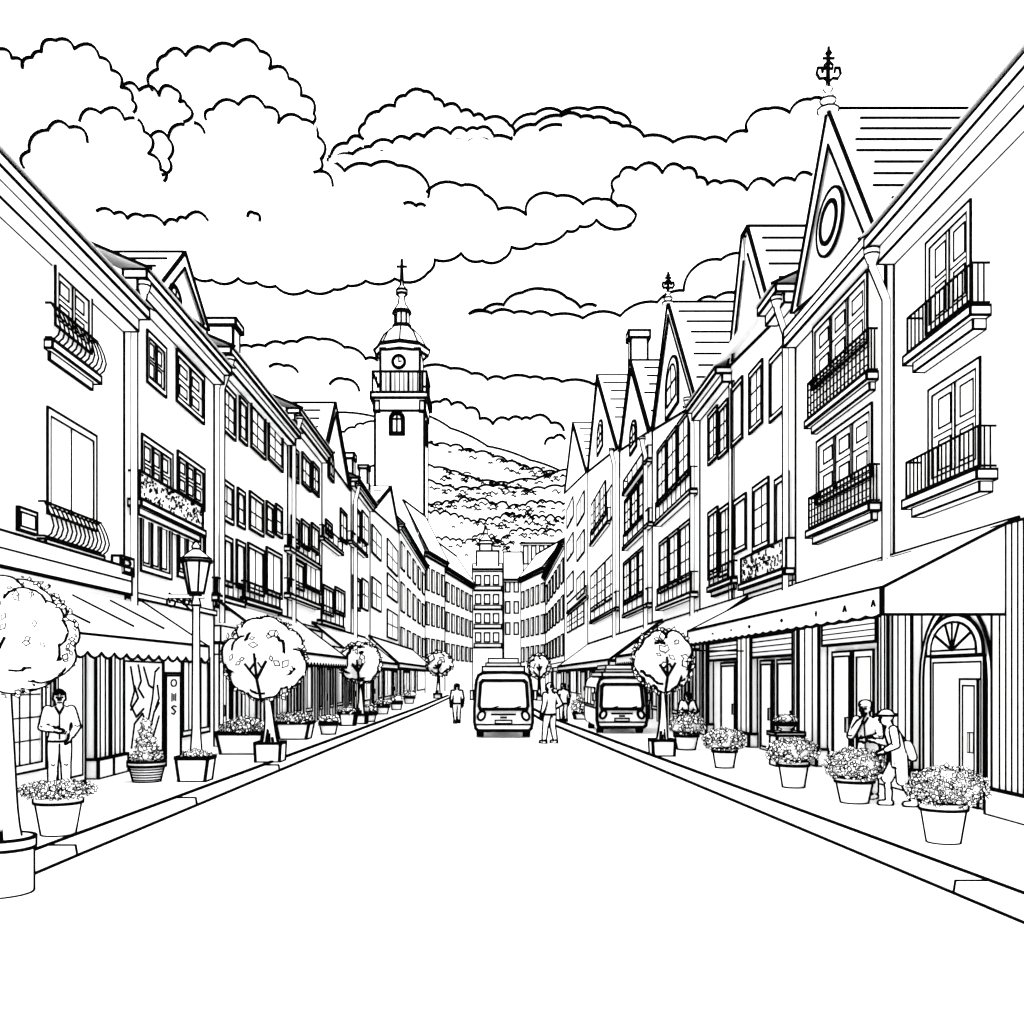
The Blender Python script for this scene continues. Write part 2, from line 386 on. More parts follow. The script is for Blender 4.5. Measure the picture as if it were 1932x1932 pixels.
L3=house('left house with long row of narrow upper windows and square chimney',FL,hl(402),hl(541),11.25,group=GLG,cor=.5,rise=2.2,
  chims=[(384,446,602,665,33)],
  wins=[(418,440,735,822,2,3),(448,462,755,835,1,3),(470,497,772,855,2,3),(503,530,798,878,2,3),
        (415,436,910,985,2,2),(444,458,925,995,1,2),(467,493,936,1005,2,2),(499,512,950,1010,1,2),(517,529,955,1012,1,2),
        (412,434,1012,1105,2,1),(442,458,1022,1110,1,1),(464,494,1032,1120,2,1),(499,528,1040,1125,2,1)],
  bals=[(410,458,1098,1130,'bars',.15),(462,528,1108,1140,'bars',.15)],spouts=[(hl(406),1)],shop=4,course=4.2)
L4=house('narrow flat fronted left house with three attic windows in a row',FL,hl(541),hl(606),12.2,group=GLG,cor=.5,rise=2.2,
  wins=[(545,560,845,905,2,2),(567,583,862,920,2,2),(587,599,878,932,2,2),(547,561,978,1030,2,1),(566,580,985,1035,2,1),(585,599,992,1040,2,1),(545,570,1058,1110,3,1),(574,603,1062,1115,3,1)],
  bals=[(546,603,1028,1050,'bars',.2),(546,603,1104,1132,'bars',.2)],spouts=[(hl(545),1)],shop=3,course=4.2)
L5=house('left house with steep tiled gable between flat fronted neighbours',FL,hl(606),hl(661),12.6,group=GLG,full=True,depth=11,
  gables=[dict(l=(607,855),apex=(629,760),r=(658,925),tiles=6,win=(619,628,850,905))],
  wins=[(612,624,985,1010,2,2),(640,652,965,1022,2,2),(607,626,1108,1160,3,1),(630,648,1112,1160,3,1)],bals=[(610,646,1006,1028,'bars',.2),(606,648,1148,1178,'bars',.2)],shop=3,chims=[(643,668,855,905,58)])
L6=house('left house with small chimney pots just before the steep stepped gable',FL,hl(661),hl(697),12.9,group=GLG,rise=2.2,
  wins=[(665,677,960,1018,2,2),(681,692,970,1022,2,2),(664,677,1090,1150,2,2),(681,692,1095,1150,2,2)],bals=[(664,692,1016,1034,'bars',.2)],shop=2,chims=[(676,695,878,908,66)],spouts=[(hl(664),1)])
L7=house('left house with plain pointed gable in front of church tower',FL,hl(697),hl(752),14.2,group=GLG,full=True,depth=12,
  gables=[dict(l=(700,960),apex=(735,918),r=(751,1005),tiles=4)],
  wins=[(700,717,1000,1050,2,2),(700,717,1095,1150,2,2),(729,748,1028,1078,2,2),(729,748,1090,1130,2,2),(729,748,1155,1205,2,2)],shop=3)
L8=house('far left house with plain long eaves beside the pointed gable',FL,hl(752),hl(801),14.6,group=GLG,rise=5,
  grid=(5,[(4.2,6.2),(7.6,10.),(11.2,13.4)]),shop=2)
y8=hl(801)
FA=Fac((-7.8,y8),(-6.1,129),(.98,-.13)); FB=Fac((-6.1,129),(-3.1,154),(.98,-.12))
L9=house('far left house where the street bends below church roof',FA,0,FA.L,16.2,depth=5,rise=6.,group=GLG,
  grid=(4,[(4.2,6.4),(8.,10.6),(12.,14.6)]))
L10=house('farthest left house at the bend, next to end block',FB,0,FB.L,15.6,depth=5,rise=4.5,group=GLG,last=True,
  grid=(6,[(4.2,6.2),(7.8,10.2),(11.6,14.)]))
# ------------------------------------------------------------ RIGHT HOUSES
R1=house('near right house with deep eaves and two double windows behind railed balconies',FR,9.,hr(1688),10.0,rise=3,group=GRG,case=True,cor=.55,last=True,
  wins=[(1755,1840,418,600,2,2),(1760,1858,705,900,2,2)],bals=[(1712,1834,548,625,'bars',.26),(1710,1846,838,915,'bars',.26)],spouts=[(hr(1692),1)])
arch_window(R1,FR,(hr(1878),hr(1741),.12,3.3),.04,name='door_surround',pane=False)
arch_window(R1,FR,(hr(1868),hr(1760),2.42,3.05),.1,fan=True)
panel(R1,FR,'door_frame',(hr(1866),hr(1765),.12,2.4),.07,inset=.09,mat='timber')
door(R1,FR,(hr(1860),hr(1826),.14,2.05),.12,1)
pilaster(R1,FR,hr(1960,.2),hr(1872,.2),4.2,grooves=(.3,.42,.55,.68,.82))
pilaster(R1,FR,hr(1694),hr(1676),4.2,.18); pilaster(R1,FR,hr(1740),hr(1704),4.2,.18)
R2=house('tall right house with steep gable, oval attic window and ornate finial',FR,hr(1672),hr(1503),10.4,rise=3,full=True,depth=10,group=GRG,case=True,
  gables=[dict(l=(1668,448),apex=(1571,205),r=(1502,590),fin=92,oval=(1549,1598,360,476),tiles=11)],
  wins=[(1540,1643,565,690,3,2),(1547,1652,797,925,3,2)],bals=[(1524,1638,672,749,'lattice',.18),(1526,1642,908,976,'lattice',.18)])
panel(R2,FR,'eaves_board',(hr(1672),hr(1503),10.0,10.4),.3,rows=2,mat='stone',ink=.7)
panel(R2,FR,'shutter_box',(hr(1668),hr(1565),2.75,3.2),.15,rows=4,w=.4)
pilaster(R2,FR,hr(1562),hr(1525),3.3)
door(R2,FR,(hr(1612),hr(1577),.12,2.6)); window(R2,FR,(hr(1655),hr(1618),.12,2.6),1,1,name='shop_window')
R3=house('broad right house with narrow blunt topped gable and four upper windows',FR,hr(1503),hr(1322),11.5,rise=2.6,depth=10,group=GRG,cor=.5,
  gables=[dict(l=(1467,605),apex=(1412,436),r=(1381,690),flat=.32,tiles=7)],
  wins=[(1340,1357,775,870,2,3),(1360,1377,762,858,2,3),(1384,1405,722,835,1,1),(1418,1443,692,808,2,3),(1457,1486,664,785,1,1),
        (1340,1358,962,1090,2,3),(1362,1380,955,1085,2,3),(1389,1412,938,1040,1,1),(1425,1455,910,1035,2,3),(1467,1493,898,1030,1,1)],
  bals=[(1398,1483,1035,1088,'scroll',.2),(1338,1382,1068,1100,'bars',.15)],spouts=[(hr(1497),1)],course=4.4)
panel(R3,FR,'pilaster',(hr(1386),hr(1381),4.4,11.),.08,mat='stone',ink=.6)
panel(R3,FR,'shutter_box',(hr(1510),hr(1340),2.6,3.15),.15,rows=4,w=.4)
for a,b in ((1405,1430),(1337,1347),(1512,1524)): pilaster(R3,FR,hr(b),hr(a),3.2)
for a,b in ((1365,1392),(1440,1462),(1472,1505)): door(R3,FR,(hr(b),hr(a),.12,2.5))
R4=house('right house with tall steep gable, small finial and four tiered windows',FR,hr(1322),hr(1232),12.2,full=True,depth=11,group=GRG,
  gables=[dict(l=(1320,760),apex=(1265,570),r=(1234,812),fin=515,tiles=9,win=(1258,1281,675,775))],
  wins=[(1242,1304,812,925,4,2),(1246,1307,1002,1105,4,2)],bals=[(1237,1303,915,955,'bars',.25),(1240,1304,1095,1132,'bars',.25)],spouts=[(hr(1316),1)],shop=4,course=4.4)
R5=house('right house with chimney on its gable beside the tall steep one',FR,hr(1232),hr(1170),13.4,full=True,depth=11,group=GRG,
  gables=[dict(l=(1230,812),apex=(1193,680),r=(1172,850),tiles=8,win=(1190,1202,795,850))],chims=[(1186,1226,624,690,57)],
  wins=[(1180,1222,920,990,4,2),(1178,1222,1045,1130,4,2)],bals=[(1176,1222,874,898,'bars',.2),(1176,1224,984,1010,'bars',.2),(1176,1222,1122,1150,'bars',.2)],spouts=[(hr(1226),1)],shop=3)
R6=house('right house with slender gable and small attic window, third gable from far end',FR,hr(1170),hr(1110),15.6,full=True,depth=11,group=GRG,
  gables=[dict(l=(1168,845),apex=(1129,708),r=(1111,890),tiles=8,win=(1128,1138,795,850))],
  wins=[(1117,1145,930,990,4,1),(1148,1160,920,980,2,1),(1116,1162,1065,1140,5,1)],bals=[(1114,1146,981,1005,'bars',.2),(1114,1162,1132,1160,'bars',.2)],spouts=[(hr(1165),1)],shop=3)
R7=house('narrow right house with last steep gable before the low roofs',FR,hr(1110),hr(1066),18,full=True,depth=12,group=GRG,
  gables=[dict(l=(1109,890),apex=(1083,798),r=(1067,930),tiles=7)],
  wins=[(1071,1083,950,985,2,1),(1090,1104,940,980,2,1),(1071,1083,1015,1050,2,1),(1090,1104,1010,1050,2,1),(1071,1083,1085,1120,2,1),(1090,1104,1085,1125,2,1),(1071,1104,1150,1185,4,1)],bals=[(1070,1106,1122,1140,'rail',.2)],shop=3)
R8=house('low far right house with plain eaves beyond the last gable',FR,hr(1066),hr(1030),15.6,rise=4,group=GRG,
  grid=(6,[(4.2,6.4),(8.,10.4),(11.8,14.2)]),shop=2)
y9=hr(1030)
FC=Fac((7.3,y9),(4.4,y9+18),(-.98,-.18))
R9=house('far right house turning with the street bend, nearest end block',FC,0,FC.L,17.,depth=5,rise=4,group=GRG,last=True,
  grid=(5,[(4.2,6.4),(8.,10.6),(12.4,15.)]))
# ------------------------------------------------------------ end blocks
FE=Fac((-3.6,178),(1.7,178),(0,-1))
E1=house('balconied tiered block with turret closing the far end of the street',FE,0,FE.L,20.6,depth=10,rise=1.5,name='apartment_block',last=True,cor=.6,lw=.75,
  wins=[(x,x+10,y,y+17,1,1) for y in (1086,1122,1158,1194) for x in (897,914,931)],bals=[(895,946,y+20,y+27,'rail',.4) for y in (1086,1122,1158,1194)])
q=MB(); A=ray(899,1060,180); B=ray(941,1046,180); q.box(A.x,B.x,180,186,20.5,B.z+.6,ink=.9); C=ray(905,1050,181); D=ray(928,1026,181); q.box(C.x,D.x,181,185,B.z+.605,D.z,ink=.9)
q.lathe(((C.x+D.x)/2,183,D.z),[(1.3,0),(1.1,.7),(.5,1.4),(.3,2.),(.05,3.4)],8,.8,rings=(0,1,3)); build(q,'penthouse',E1,'plaster')
FD=Fac((1.7,164),(4.9,164),(0,-1))
E2=house('narrow block with leaning roof beside the balconied end block',FD,0,FD.L,17.5,depth=10,rise=5,name='apartment_block',last=True,lw=.75,
  wins=[(x,x+8,y,y+22,1,1) for y in (1095,1135,1175) for x in (954,970)])
FG=Fac((5.2,192),(12.3,192),(0,-1))
E3=house('tall ribbed block rising behind the far right houses',FG,0,FG.L,27.,depth=10,rise=.5,name='apartment_block',last=True,lw=.55,cor=.2,
  wins=[(x,x+8,1030,1064,1,1) for x in (988,1003,1018,1033)])
# ------------------------------------------------------------ church tower
FADE=False
TD=160.; ts=TD/FP
tx=(754-VX)*ts
def tz(py): return H+(HY-py)*ts
T=thing('church_tower','tall square church tower with clock stage, dome and needle spire','church tower',(tx,TD+3.85,.1))
hw=3.85; tc=TD+hw
q=MB(); q.box(tx-hw,tx+hw,TD,TD+2*hw,.1,tz(775),ink=.8)
for sx in (-1,1):
    x=tx+sx*(hw-.7)
    q.box(min(x,x+sx*.72),max(x,x+sx*.72),TD-.12,TD+.6,tz(778),tz(757),ink=.6)
build(q,'shaft',T,'stone')
q=MB(); q.box(tx-hw-.6,tx+hw+.6,TD-.6,TD+2*hw+.6,tz(752),tz(742),ink=.75); q.box(tx-hw-.2,tx+hw+.2,TD-.2,TD+2*hw+.2,tz(775)+.01,tz(752)-.01,ink=.6); build(q,'cornice',T,'stone')
q=MB(); e=hw+.35
for z in (tz(741),tz(702)): q.poly([(tx-e,TD-.35,z),(tx+e,TD-.35,z),(tx+e,TD+2*hw+.35,z),(tx-e,TD+2*hw+.35,z)],.7,True)
for i in range(13):
    x=tx-e+2*e*i/12; q.seg((x,TD-.35,tz(741)),(x,TD-.35,tz(702)),.7 if i%4==0 else .35)
    y=TD-.35+2*e*i/12; q.seg((tx+e,y,tz(741)),(tx+e,y,tz(702)),.3)
build(q,'balustrade',T,'stone')
h2=3.1; q=MB(); q.box(tx-h2,tx+h2,tc-h2,tc+h2,tz(741),tz(655),ink=.8); build(q,'clock_stage',T,'stone')
q=MB(); c=Vector((tx-.2,tc-h2-.08,tz(680)))
el=lambda k,o:[c+Vector((math.cos(2*PI*i/24)*k,-o,math.sin(2*PI*i/24)*k)) for i in range(24)]
q.face(el(.95,0)); q.poly(el(.95,0),.9,True); q.seg(c,c+Vector((0,-.05,.6)),.4); q.seg(c,c+Vector((.4,-.05,.1)),.4); build(q,'clock_face',T,'paint')
q=MB(); q.lathe((tx,tc,tz(657)),[(4.1,0),(4.4,.9),(3.9,1.3),(3.55,1.9),(2.85,3.2),(1.75,4.2),(1.4,4.4)],8,.75,rings=(0,1,2,6))
for i in range(8):
    a=2*PI*i/8; q.poly([Vector((tx+r*math.cos(a),tc+r*math.sin(a),tz(657)+z)) for r,z in ((3.9,1.3),(3.55,1.9),(2.85,3.2),(1.75,4.2))],.5)
D=build(q,'dome',T,'roof_tile')
zb=tz(657)+4.4
q=MB(); q.lathe((tx,tc,zb-.01),[(1.4,0),(1.35,.4),(1.1,.5),(1.1,2.2),(1.4,2.4),(1.3,2.7),(.5,3.9),(.35,5.1),(.78,5.5),(.78,6.1),(.2,6.8),(.1,9.5),(.05,11)],8,.7,rings=(0,1,4,5,8,9))
for i in (5,6,7): 
    a=2*PI*i/8; q.seg((tx+1.12*math.cos(a),tc+1.12*math.sin(a),zb+.5),(tx+1.12*math.cos(a),tc+1.12*math.sin(a),zb+2.2),.6)
build(q,'lantern',T,'roof_tile')
q=MB(); zt=tz(473); q.seg((tx,tc,zb+9),(tx,tc,zt),.7); q.seg((tx-.75,tc,zt-.95),(tx+.75,tc,zt-.95),.65); build(q,'spire_cross',T,'paint')
FT=Fac((tx-hw,TD),(tx+hw,TD),(0,-1)); arch_window(T,FT,FT.rect(736,762,778,820),.12)
FS=Fac((tx+hw,TD),(tx+hw,TD+2*hw),(1,0)); arch_window(T,FS,(2.4,4.6,tz(830),tz(785)),.12)
FADE=True
# ------------------------------------------------------------ ground
def rlx(y): return np.interp(y,[0,10.8,62,116,140],[-4.9,-4.85,-4.2,-4.0,-1.5])
def rrx(y): return np.interp(y,[0,8.69,54,120,152],[4.95,4.5,1.96,2.2,2.6])
q=MB(); q.face([(-3000,-50,-.05),(3000,-50,-.05),(3000,4000,-.05),(-3000,4000,-.05)]); build(q,'ground',kind='structure',mat='paving')
q=MB(); q.face([(-12,-5,0),(12,-5,0),(12,178,0),(-12,178,0)]); build(q,'road',kind='structure',mat='paving')
ys=[-4,3,8,12,18,26,36,48,62,80,100,116,128,140]
for side in (-1,1):
    fx=rlx if side<0 else rrx; ox=-12. if side<0 else 12.
    p=MB(); k=MB(); cw=.34
    for i in range(len(ys)-1):
        a,b=ys[i],ys[i+1]
        p.face([(fx(a)+side*cw,a,.12),(ox,a,.12),(ox,b,.12),(fx(b)+side*cw,b,.12)])
        A=[Vector((fx(y)+side*u,y,z)) for y in (a,b) for u,z in ((0,0),(.02,.124),(cw,.124))]
        k.face([A[0],A[1],A[4],A[3]]); k.face([A[1],A[2],A[5],A[4]])
        if a<100:
            for u,v,w_ in ((A[0],A[3],1.15),(A[2],A[5],1.1)):
                n=max(1,int((b-a)/2)); 
                for j in range(n): k.seg(u.lerp(v,j/n)+Vector((0,0,.008)),u.lerp(v,(j+1)/n)+Vector((0,0,.008)),w_)
    for y in ([11.9,16.5,22.5] if side<0 else [9.85]):
        k.poly([(fx(y),y,0),(fx(y)+side*.02,y,.126),(fx(y)+side*cw,y,.126)],.9)
    build(p,'pavement',kind='structure',mat='paving'); build(k,'kerb',kind='structure',mat='stone')
# ------------------------------------------------------------ hills
FADE=False
def scal(pts,bump=34,hgt=.3,sgn=1):
    out=[]
    for (x0,y0),(x1,y1) in zip(pts,pts[1:]):
        L=math.hypot(x1-x0,y1-y0); n=max(1,round(L/bump*random.uniform(.85,1.2)))
        nx,ny=(y1-y0)/L*sgn,-(x1-x0)/L*sgn
        ts_=[0]+sorted((i+random.uniform(-.25,.25))/n for i in range(1,n))+[1]
        for t0,t1 in zip(ts_,ts_[1:]):
            h=hgt*random.uniform(.7,1.25)*(t1-t0)*L
            for j in range(7):
                u=j/7; t=t0+(t1-t0)*u; b=h*math.sin(PI*u)**.8
                out.append((x0+(x1-x0)*t+nx*b,y0+(y1-y0)*t+ny*b))
    out.append(pts[-1]); return out
HL=[(1100,[(540,772),(640,778),(720,790),(800,782),(850,808),(920,842),(1000,868),(1060,890),(1160,900)],60,.04),
(1000,[(600,850),(650,815),(685,800),(720,800),(800,838),(850,842),(930,862),(1000,885),(1080,905)],24,.2),
(900,[(700,880),(790,876),(850,888),(905,908),(960,912),(1010,905),(1080,886)],34,.1),
(800,[(700,930),(800,905),(860,925),(930,918),(1000,925),(1060,918),(1090,918)],24,.15),
(700,[(700,955),(800,958),(850,948),(900,945),(960,958),(1030,948),(1090,955)],18,.3),
(600,[(760,990),(800,968),(850,972),(900,988),(960,975),(1060,980),(1090,985)],15,.4),
(500,[(790,1020),(860,1020),(880,1030),(900,1012),(945,1025),(975,1002),(1060,1005)],14,.4)]
for d,pts,bp,hg in HL:
    L=scal(pts,bp,hg); q=MB(); top=[ray(x,y,d) for x,y in L]
    for a,b in zip(top,top[1:]):
        q.face([a,b,Vector((b.x,b.y-60,-.04)),Vector((a.x,a.y-60,-.04))])
    q.poly(top,.68)
    if d<=1000:
        for i in range(44):
            p=random.choice(top[len(top)//3:]); dz=random.uniform(3,26)*d/FP; x=random.uniform(-12,12); w_=random.uniform(4,15)*d/FP
            c0=p+Vector((x,-dz*1.6-2,-dz)); q.poly([c0+Vector((w_*u,-.5,w_*.22*math.sin(PI*u*random.choice((1,2))) )) for u in (0,.25,.5,.75,1)],.48)
    build(q,'hills',kind='structure',mat='hill')
d=470.
A=ray(906,1040,d); B=ray(924,1040,d); q=MB()
q.box(A.x,B.x,d,d+5,-.04,ray(0,1018,d).z,ink=.55); cx=(A.x+B.x)/2; zt=ray(0,1018,d).z
q.lathe((cx,d+2.5,zt),[(2.6,0),(2.3,1.2),(1.2,2.4),(.8,2.6),(.8,3.8),(.3,4.8),(.05,7)],8,.5,rings=(0,3))
build(q,'hill_tower',label='small domed tower on the wooded slope above end block',cat='tower',mat='stone',origin=(cx,d+2.5,0))
# ------------------------------------------------------------ clouds
CL=[('billowing cloud edge in the top left corner',[[(-10,88),(0,92),(22,110),(42,128),(60,108),(78,97),(105,76),(140,92),(188,108),(210,132),(228,165),(250,190),(252,212)]],40,.3),
('tall puffy cloud with rounded crown right of the corner cloud',[[(287,170),(298,130),(312,104),(350,105),(395,96),(440,87),(490,96),(508,130),(545,148),(568,180),(592,215),(592,230)]],40,.3),
('small cloud tuft wedged between the two top left clouds',[[(228,165),(262,170),(300,180),(330,168),(338,192),(352,198),(347,230)]],28,.35),
('wide low cumulus rising above the left eaves',[[(45,316),(55,285),(90,245),(130,240),(165,268)],[(150,228),(190,213),(235,225),(272,248),(280,290),(303,320),(310,342)],[(283,258),(318,262),(318,300),(306,330)]],38,.3),
('large domed cumulus in the middle of the left sky',[[(318,258),(350,235),(386,250)],[(388,225),(402,206),(450,197),(500,202),(525,232),(570,225),(600,258),(605,300),(592,325),(628,350)]],40,.3),
('flat ripple of cloud below the left cumulus',[[(182,398),(215,403),(240,412),(270,408),(310,424),(350,412),(392,415)]],30,.28),
('tiny curl of cloud alone in the left sky',[[(467,408),(480,402),(490,416)]],14,.35),
('rounded cloud with trailing shelf at top centre',[[(625,290),(655,270),(685,262),(688,232),(715,210),(745,200),(765,180),(800,172),(838,200),(870,210),(915,225),(962,236),(970,255)],[(700,275),(740,268),(800,258),(850,252),(900,243),(930,252)]],34,.26),
('long cloud bank running from centre to the finial',[[(620,296),(665,290),(720,282),(790,262),(850,264),(920,260),(965,262),(1010,235),(1060,218),(1120,222),(1175,238),(1215,257),(1270,268),(1330,263),(1370,267),(1410,248),(1412,225),(1450,205),(1490,212),(1530,187),(1556,190)],[(965,240),(1010,215),(1060,212),(1110,207),(1160,212),(1190,232)],[(1018,246),(1060,236)]],44,.16),
('great scalloped cloud sweeping across centre above the church',[[(605,300),(650,322),(700,312),(750,312),(800,335),(808,372)],[(805,362),(870,350),(915,367),(940,395),(993,405),(1005,372),(1050,370),(1100,385),(1135,376),(1165,388),(1200,405),(1185,425)],[(1190,425),(1125,415),(1070,436),(1010,460),(965,466),(950,488),(910,492),(870,478),(820,490),(808,514),(745,526),(690,530),(630,546),(580,548),(520,540),(450,525),(400,528),(360,518)]],44,.16),
('cloud bank passing behind the oval window gable',[[(1165,390),(1158,360),(1168,332),(1200,320),(1250,326),(1290,318),(1335,348),(1360,345),(1410,358),(1460,350),(1500,340),(1532,330)]],38,.28),
('pointed lens shaped cloud right of the church spire',[[(885,592),(950,575),(985,552),(1030,546),(1070,562),(1095,580),(1125,577)],[(885,592),(970,590),(1040,595),(1100,600),(1170,596),(1240,570),(1290,548),(1310,505),(1360,490),(1402,478)]],46,.13),
('thin cloud strip left of the church dome',[[(448,655),(500,653),(560,645),(600,640),(650,655),(690,677),(712,680)]],36,.16),
('thin cloud strip right of the clock stage',[[(798,692),(850,695),(890,705),(920,716),(1000,712),(1060,720),(1120,725),(1180,712)]],40,.14),
('small cloud wisp left of the balustrade, farther from it',[[(508,692),(535,690),(562,702)]],24,.2),
('small cloud wisp close beside the tower balustrade',[[(622,725),(650,715),(678,737)]],24,.2),
('low puffy cloud just above the distant hills',[[(805,772),(830,758),(880,770),(905,790),(930,800),(960,792),(1000,790),(1040,798),(1064,812)],[(1028,838),(1045,826),(1066,828)]],28,.28),
('faint cloud line between the two right finials',[[(1315,570),(1350,562),(1385,552),(1402,540)]],40,.14),
('short cloud line between blunt gable and oval window gable',[[(1470,455),(1490,435),(1520,430)]],40,.14),
('short cloud wisp floating over the church cross',[[(762,384),(785,388),(802,388)]],20,.2)]
for ci,(lab,lines,bp,hg) in enumerate(CL):
    d=1500.+25*ci; q=MB(); P0=None
    for li,pl in enumerate(lines):
        pts=[ray(x,y,d) for x,y in scal(pl,bp,hg)]
        q.poly(pts,.78); P0=P0 or pts[0]
        for i in range(len(pts)-1):
            o=Vector((0,4+4*li+.02*i,0)); e=Vector((0,.4,-12))
            q.face([pts[i]+o,pts[i+1]+o,pts[i+1]+o+e,pts[i]+o+e])
    build(q,'cloud',label=lab,cat='cloud',group='clouds in the sky',mat='cloud',origin=P0)
FADE=True
# ------------------------------------------------------------ awnings
def awning(label,F,a0,a1,zb,zf,out,val=.3,scall=True,end=False,glare=False,group='shop awnings',letters=(),amp=.09):
    t=thing('awning',label,'awning',F.P((a0+a1)/2,0,zf),group)
    m=MB(); P=[F.P(a,o,z) for o,z in ((0.02,zb),(out,zf)) for a in (a0,a1)]
    m.face([P[0],P[1],P[3],P[2]])
    for i,j in ((0,1),(2,3),(0,2),(1,3)): m.seg(P[i],P[j],.9)
    if glare:  # glare on the canvas drawn as short slanting ink strokes
        for u,v in ((.25,.3),(.5,.25),(.72,.2)):
            A=lambda u,v:F.P(a0+(a1-a0)*u,out*v,zb+(zf-zb)*v+.02)
            m.seg(A(u,v),A(u+.1,v+.5),.65)
    build(m,'canopy',t,'awning_cloth')
    v=MB(); n=max(4,int((a1-a0)/.55)); 
    for a in (a0,a1): v.seg(F.P(a,out+.02,zf),F.P(a,out+.02,zf-val),.85)
    pts=[F.P(a0+(a1-a0)*i/(n*4),out+.02,zf-val-amp*math.sin(PI*(i%4)/4)) for i in range(n*4+1)]
    for i in range(n*4): v.face([F.P(a0+(a1-a0)*i/(n*4),out+.02,zf-.01),F.P(a0+(a1-a0)*(i+1)/(n*4),out+.02,zf-.01),pts[i+1],pts[i]])
    v.poly(pts,.65 if scall else .85)
    V=build(v,'valance',t,'awning_cloth')
    if letters:
        q=MB()
        for ch,px in letters:
            s=.09; a=F.hit(px,out+.03); glyph(q,ch,lambda u,w_:F.P(a-s*(u-.5)*1.8,out+.035,zf-val*.65+s*w_),.5)
        build(q,'lettering',V,'paint')
    e=MB()
    if end:
        pts=[F.P(a0,.02,zb),F.P(a0,out,zf),F.P(a0,out,zf-val),F.P(a0,-.15,zf-val),F.P(a0,-.15,zb)]
        o=Vector((0,-.02,0)); e.face([p+o for p in pts]); e.poly([p+o for p in pts[:4]],.9); build(e,'end_panel',t,'awning_cloth')
    for a in (a0+.1,a1-.1):
        e=MB(); e.seg(F.P(a,.05,zf-val+.2),F.P(a,out-.05,zf-.08),.5); build(e,'bracket',t,'paint')
    return t
awning('left light awning with drawn glare strokes and scalloped valance over the poster shop',FL,13.6,22.6,3.75,2.75,1.5,.28,glare=True)
awning('left awning with pointed corner behind the second pavement tree',FL,28.5,40.5,4.3,2.8,2.0,.3)
awning('left awning above the far cluster of planters',FL,44,62,4.4,2.8,2.0,.3)
awning('farthest left awning near the end of the planters',FL,64,98,4.6,2.9,1.9,.3)
awning('large near right awning with blank closed end and marked valance',FR,14.2,28.2,4.3,3.33,1.9,.38,scall=False,end=True,amp=.03,letters=[('-',1345),('-',1380),('+',1414),('+',1475),('i',1540),('a',1594),('a',1648)])
awning('right awning above the parked minibus and round tree',FR,28.9,43,4.4,2.9,2.1,.3)
awning('farthest right awning tapering towards the moving minibus',FR,44,78,4.5,2.8,2.3,.3)
# ------------------------------------------------------------ plants
def ell(c,rx,ry,rz,n=16,k=10):
    vs=[];fs=[]
    for j in range(k+1):
        f=PI*j/k
        for i in range(n):
            a=2*PI*i/n; vs.append((c[0]+rx*math.sin(f)*math.cos(a),c[1]+ry*math.sin(f)*math.sin(a),c[2]-rz*math.cos(f)))
    for j in range(k):
        for i in range(n):
            b=(i+1)%n; fs.append((j*n+i,j*n+b,(j+1)*n+b,(j+1)*n+i))
    return vs,fs
def bush(mb,c,rx,ry,rz,d,dens=1.,szk=.0036):
    vs,fs=ell(c,rx*.86,ry*.86,rz*.86); mb.mesh(vs,fs)
    sz=szk*d; area=4*PI*rx*max(rz,rx*.5); n=int(min(1100,max(30,area/(sz*sz)*1.2*dens)))
    for i in range(n):
        z=random.uniform(-.75,1); a=random.uniform(0,2*PI); r=math.sqrt(1-z*z); nn=Vector((r*math.cos(a),r*math.sin(a),z)); k=random.uniform(.84,1.08)
        p=Vector((c[0]+rx*nn.x*k,c[1]+ry*nn.y*k,c[2]+rz*nn.z*k))
        mb.leaf(p,nn+Vector((random.uniform(-.6,.6),random.uniform(-1,.2),random.uniform(-.6,.6))),sz*random.uniform(.55,1.15),.5)
def pot(label,px,py,wpx,rim,plant,kind='round',group='potted plants on the pavements',cone=False,d=None,name='potted_plant'):
    g=gnd(px,py); d=g.y; s=d/FP
    t=thing(name,label,'potted plant',g,group)
    hh=(py-rim)*s; r=wpx*s/2; m=MB()
    if kind=='round': m.lathe(g,[(r*.7,0),(r*.95,hh*.8),(r*1.04,hh*.82),(r*1.04,hh)],20,.9,rings=(0,2,3))
    elif kind=='basket':
        m.lathe(g,[(r*.72,0),(r*.95,hh*.75),(r*1.05,hh*.78),(r*1.05,hh)],18,.85,rings=(0,2,3))
        for i in range(1,6): m.lathe(g,[(r*(.72+.23*i/6)+.004,hh*.75*i/6),(r*(.72+.23*i/6)+.004,hh*.75*i/6+.005)],18,.4,rings=(0,),merid=False)
    else:
        k=.8; m.box8([g+Vector((x*r*(k if z==0 else 1)*1.,y*r*.8+r*.8,z)) for z in (0,hh) for y in (-1,1) for x in (-1,1)],ink=.9); m.box8([g+Vector((x*r*1.06,y*r*.86+r*.8,z)) for z in (hh,hh*1.08) for y in (-1,1) for x in (-1,1)],ink=.6)
    build(m,'pot',t,'pottery')
    f=MB(); x0,x1,top=plant; cx=g.x+((x0+x1)/2-px)*s; rx=(x1-x0)*s/2; zt=g.z+(py-top)*s; zb=g.z+hh; cy=g.y+(r*.8 if kind=='box' else 0)
    if cone:
        n=5; H0=zt-zb
        for i in range(n):
            u=i/n; rr=rx*(1-u*.85); bush(f,(cx,cy,zb+H0*(u+.1)),rr,rr*.9,H0*.14,d,.8,.0036)
    else:
        rz=(zt-zb)*.62; bush(f,(cx,cy,zt-rz),rx,min(rx,r*1.6),rz,d)
    build(f,'foliage',t,'foliage'); return t
pot('round tapered pot of dense flowers at front left, below standing person',110,1575,82,1500,(40,176,1474))
pot('woven basket holding a small tiered conical shrub near the lamp post',277,1475,64,1436,(247,304,1358),'basket',cone=True)
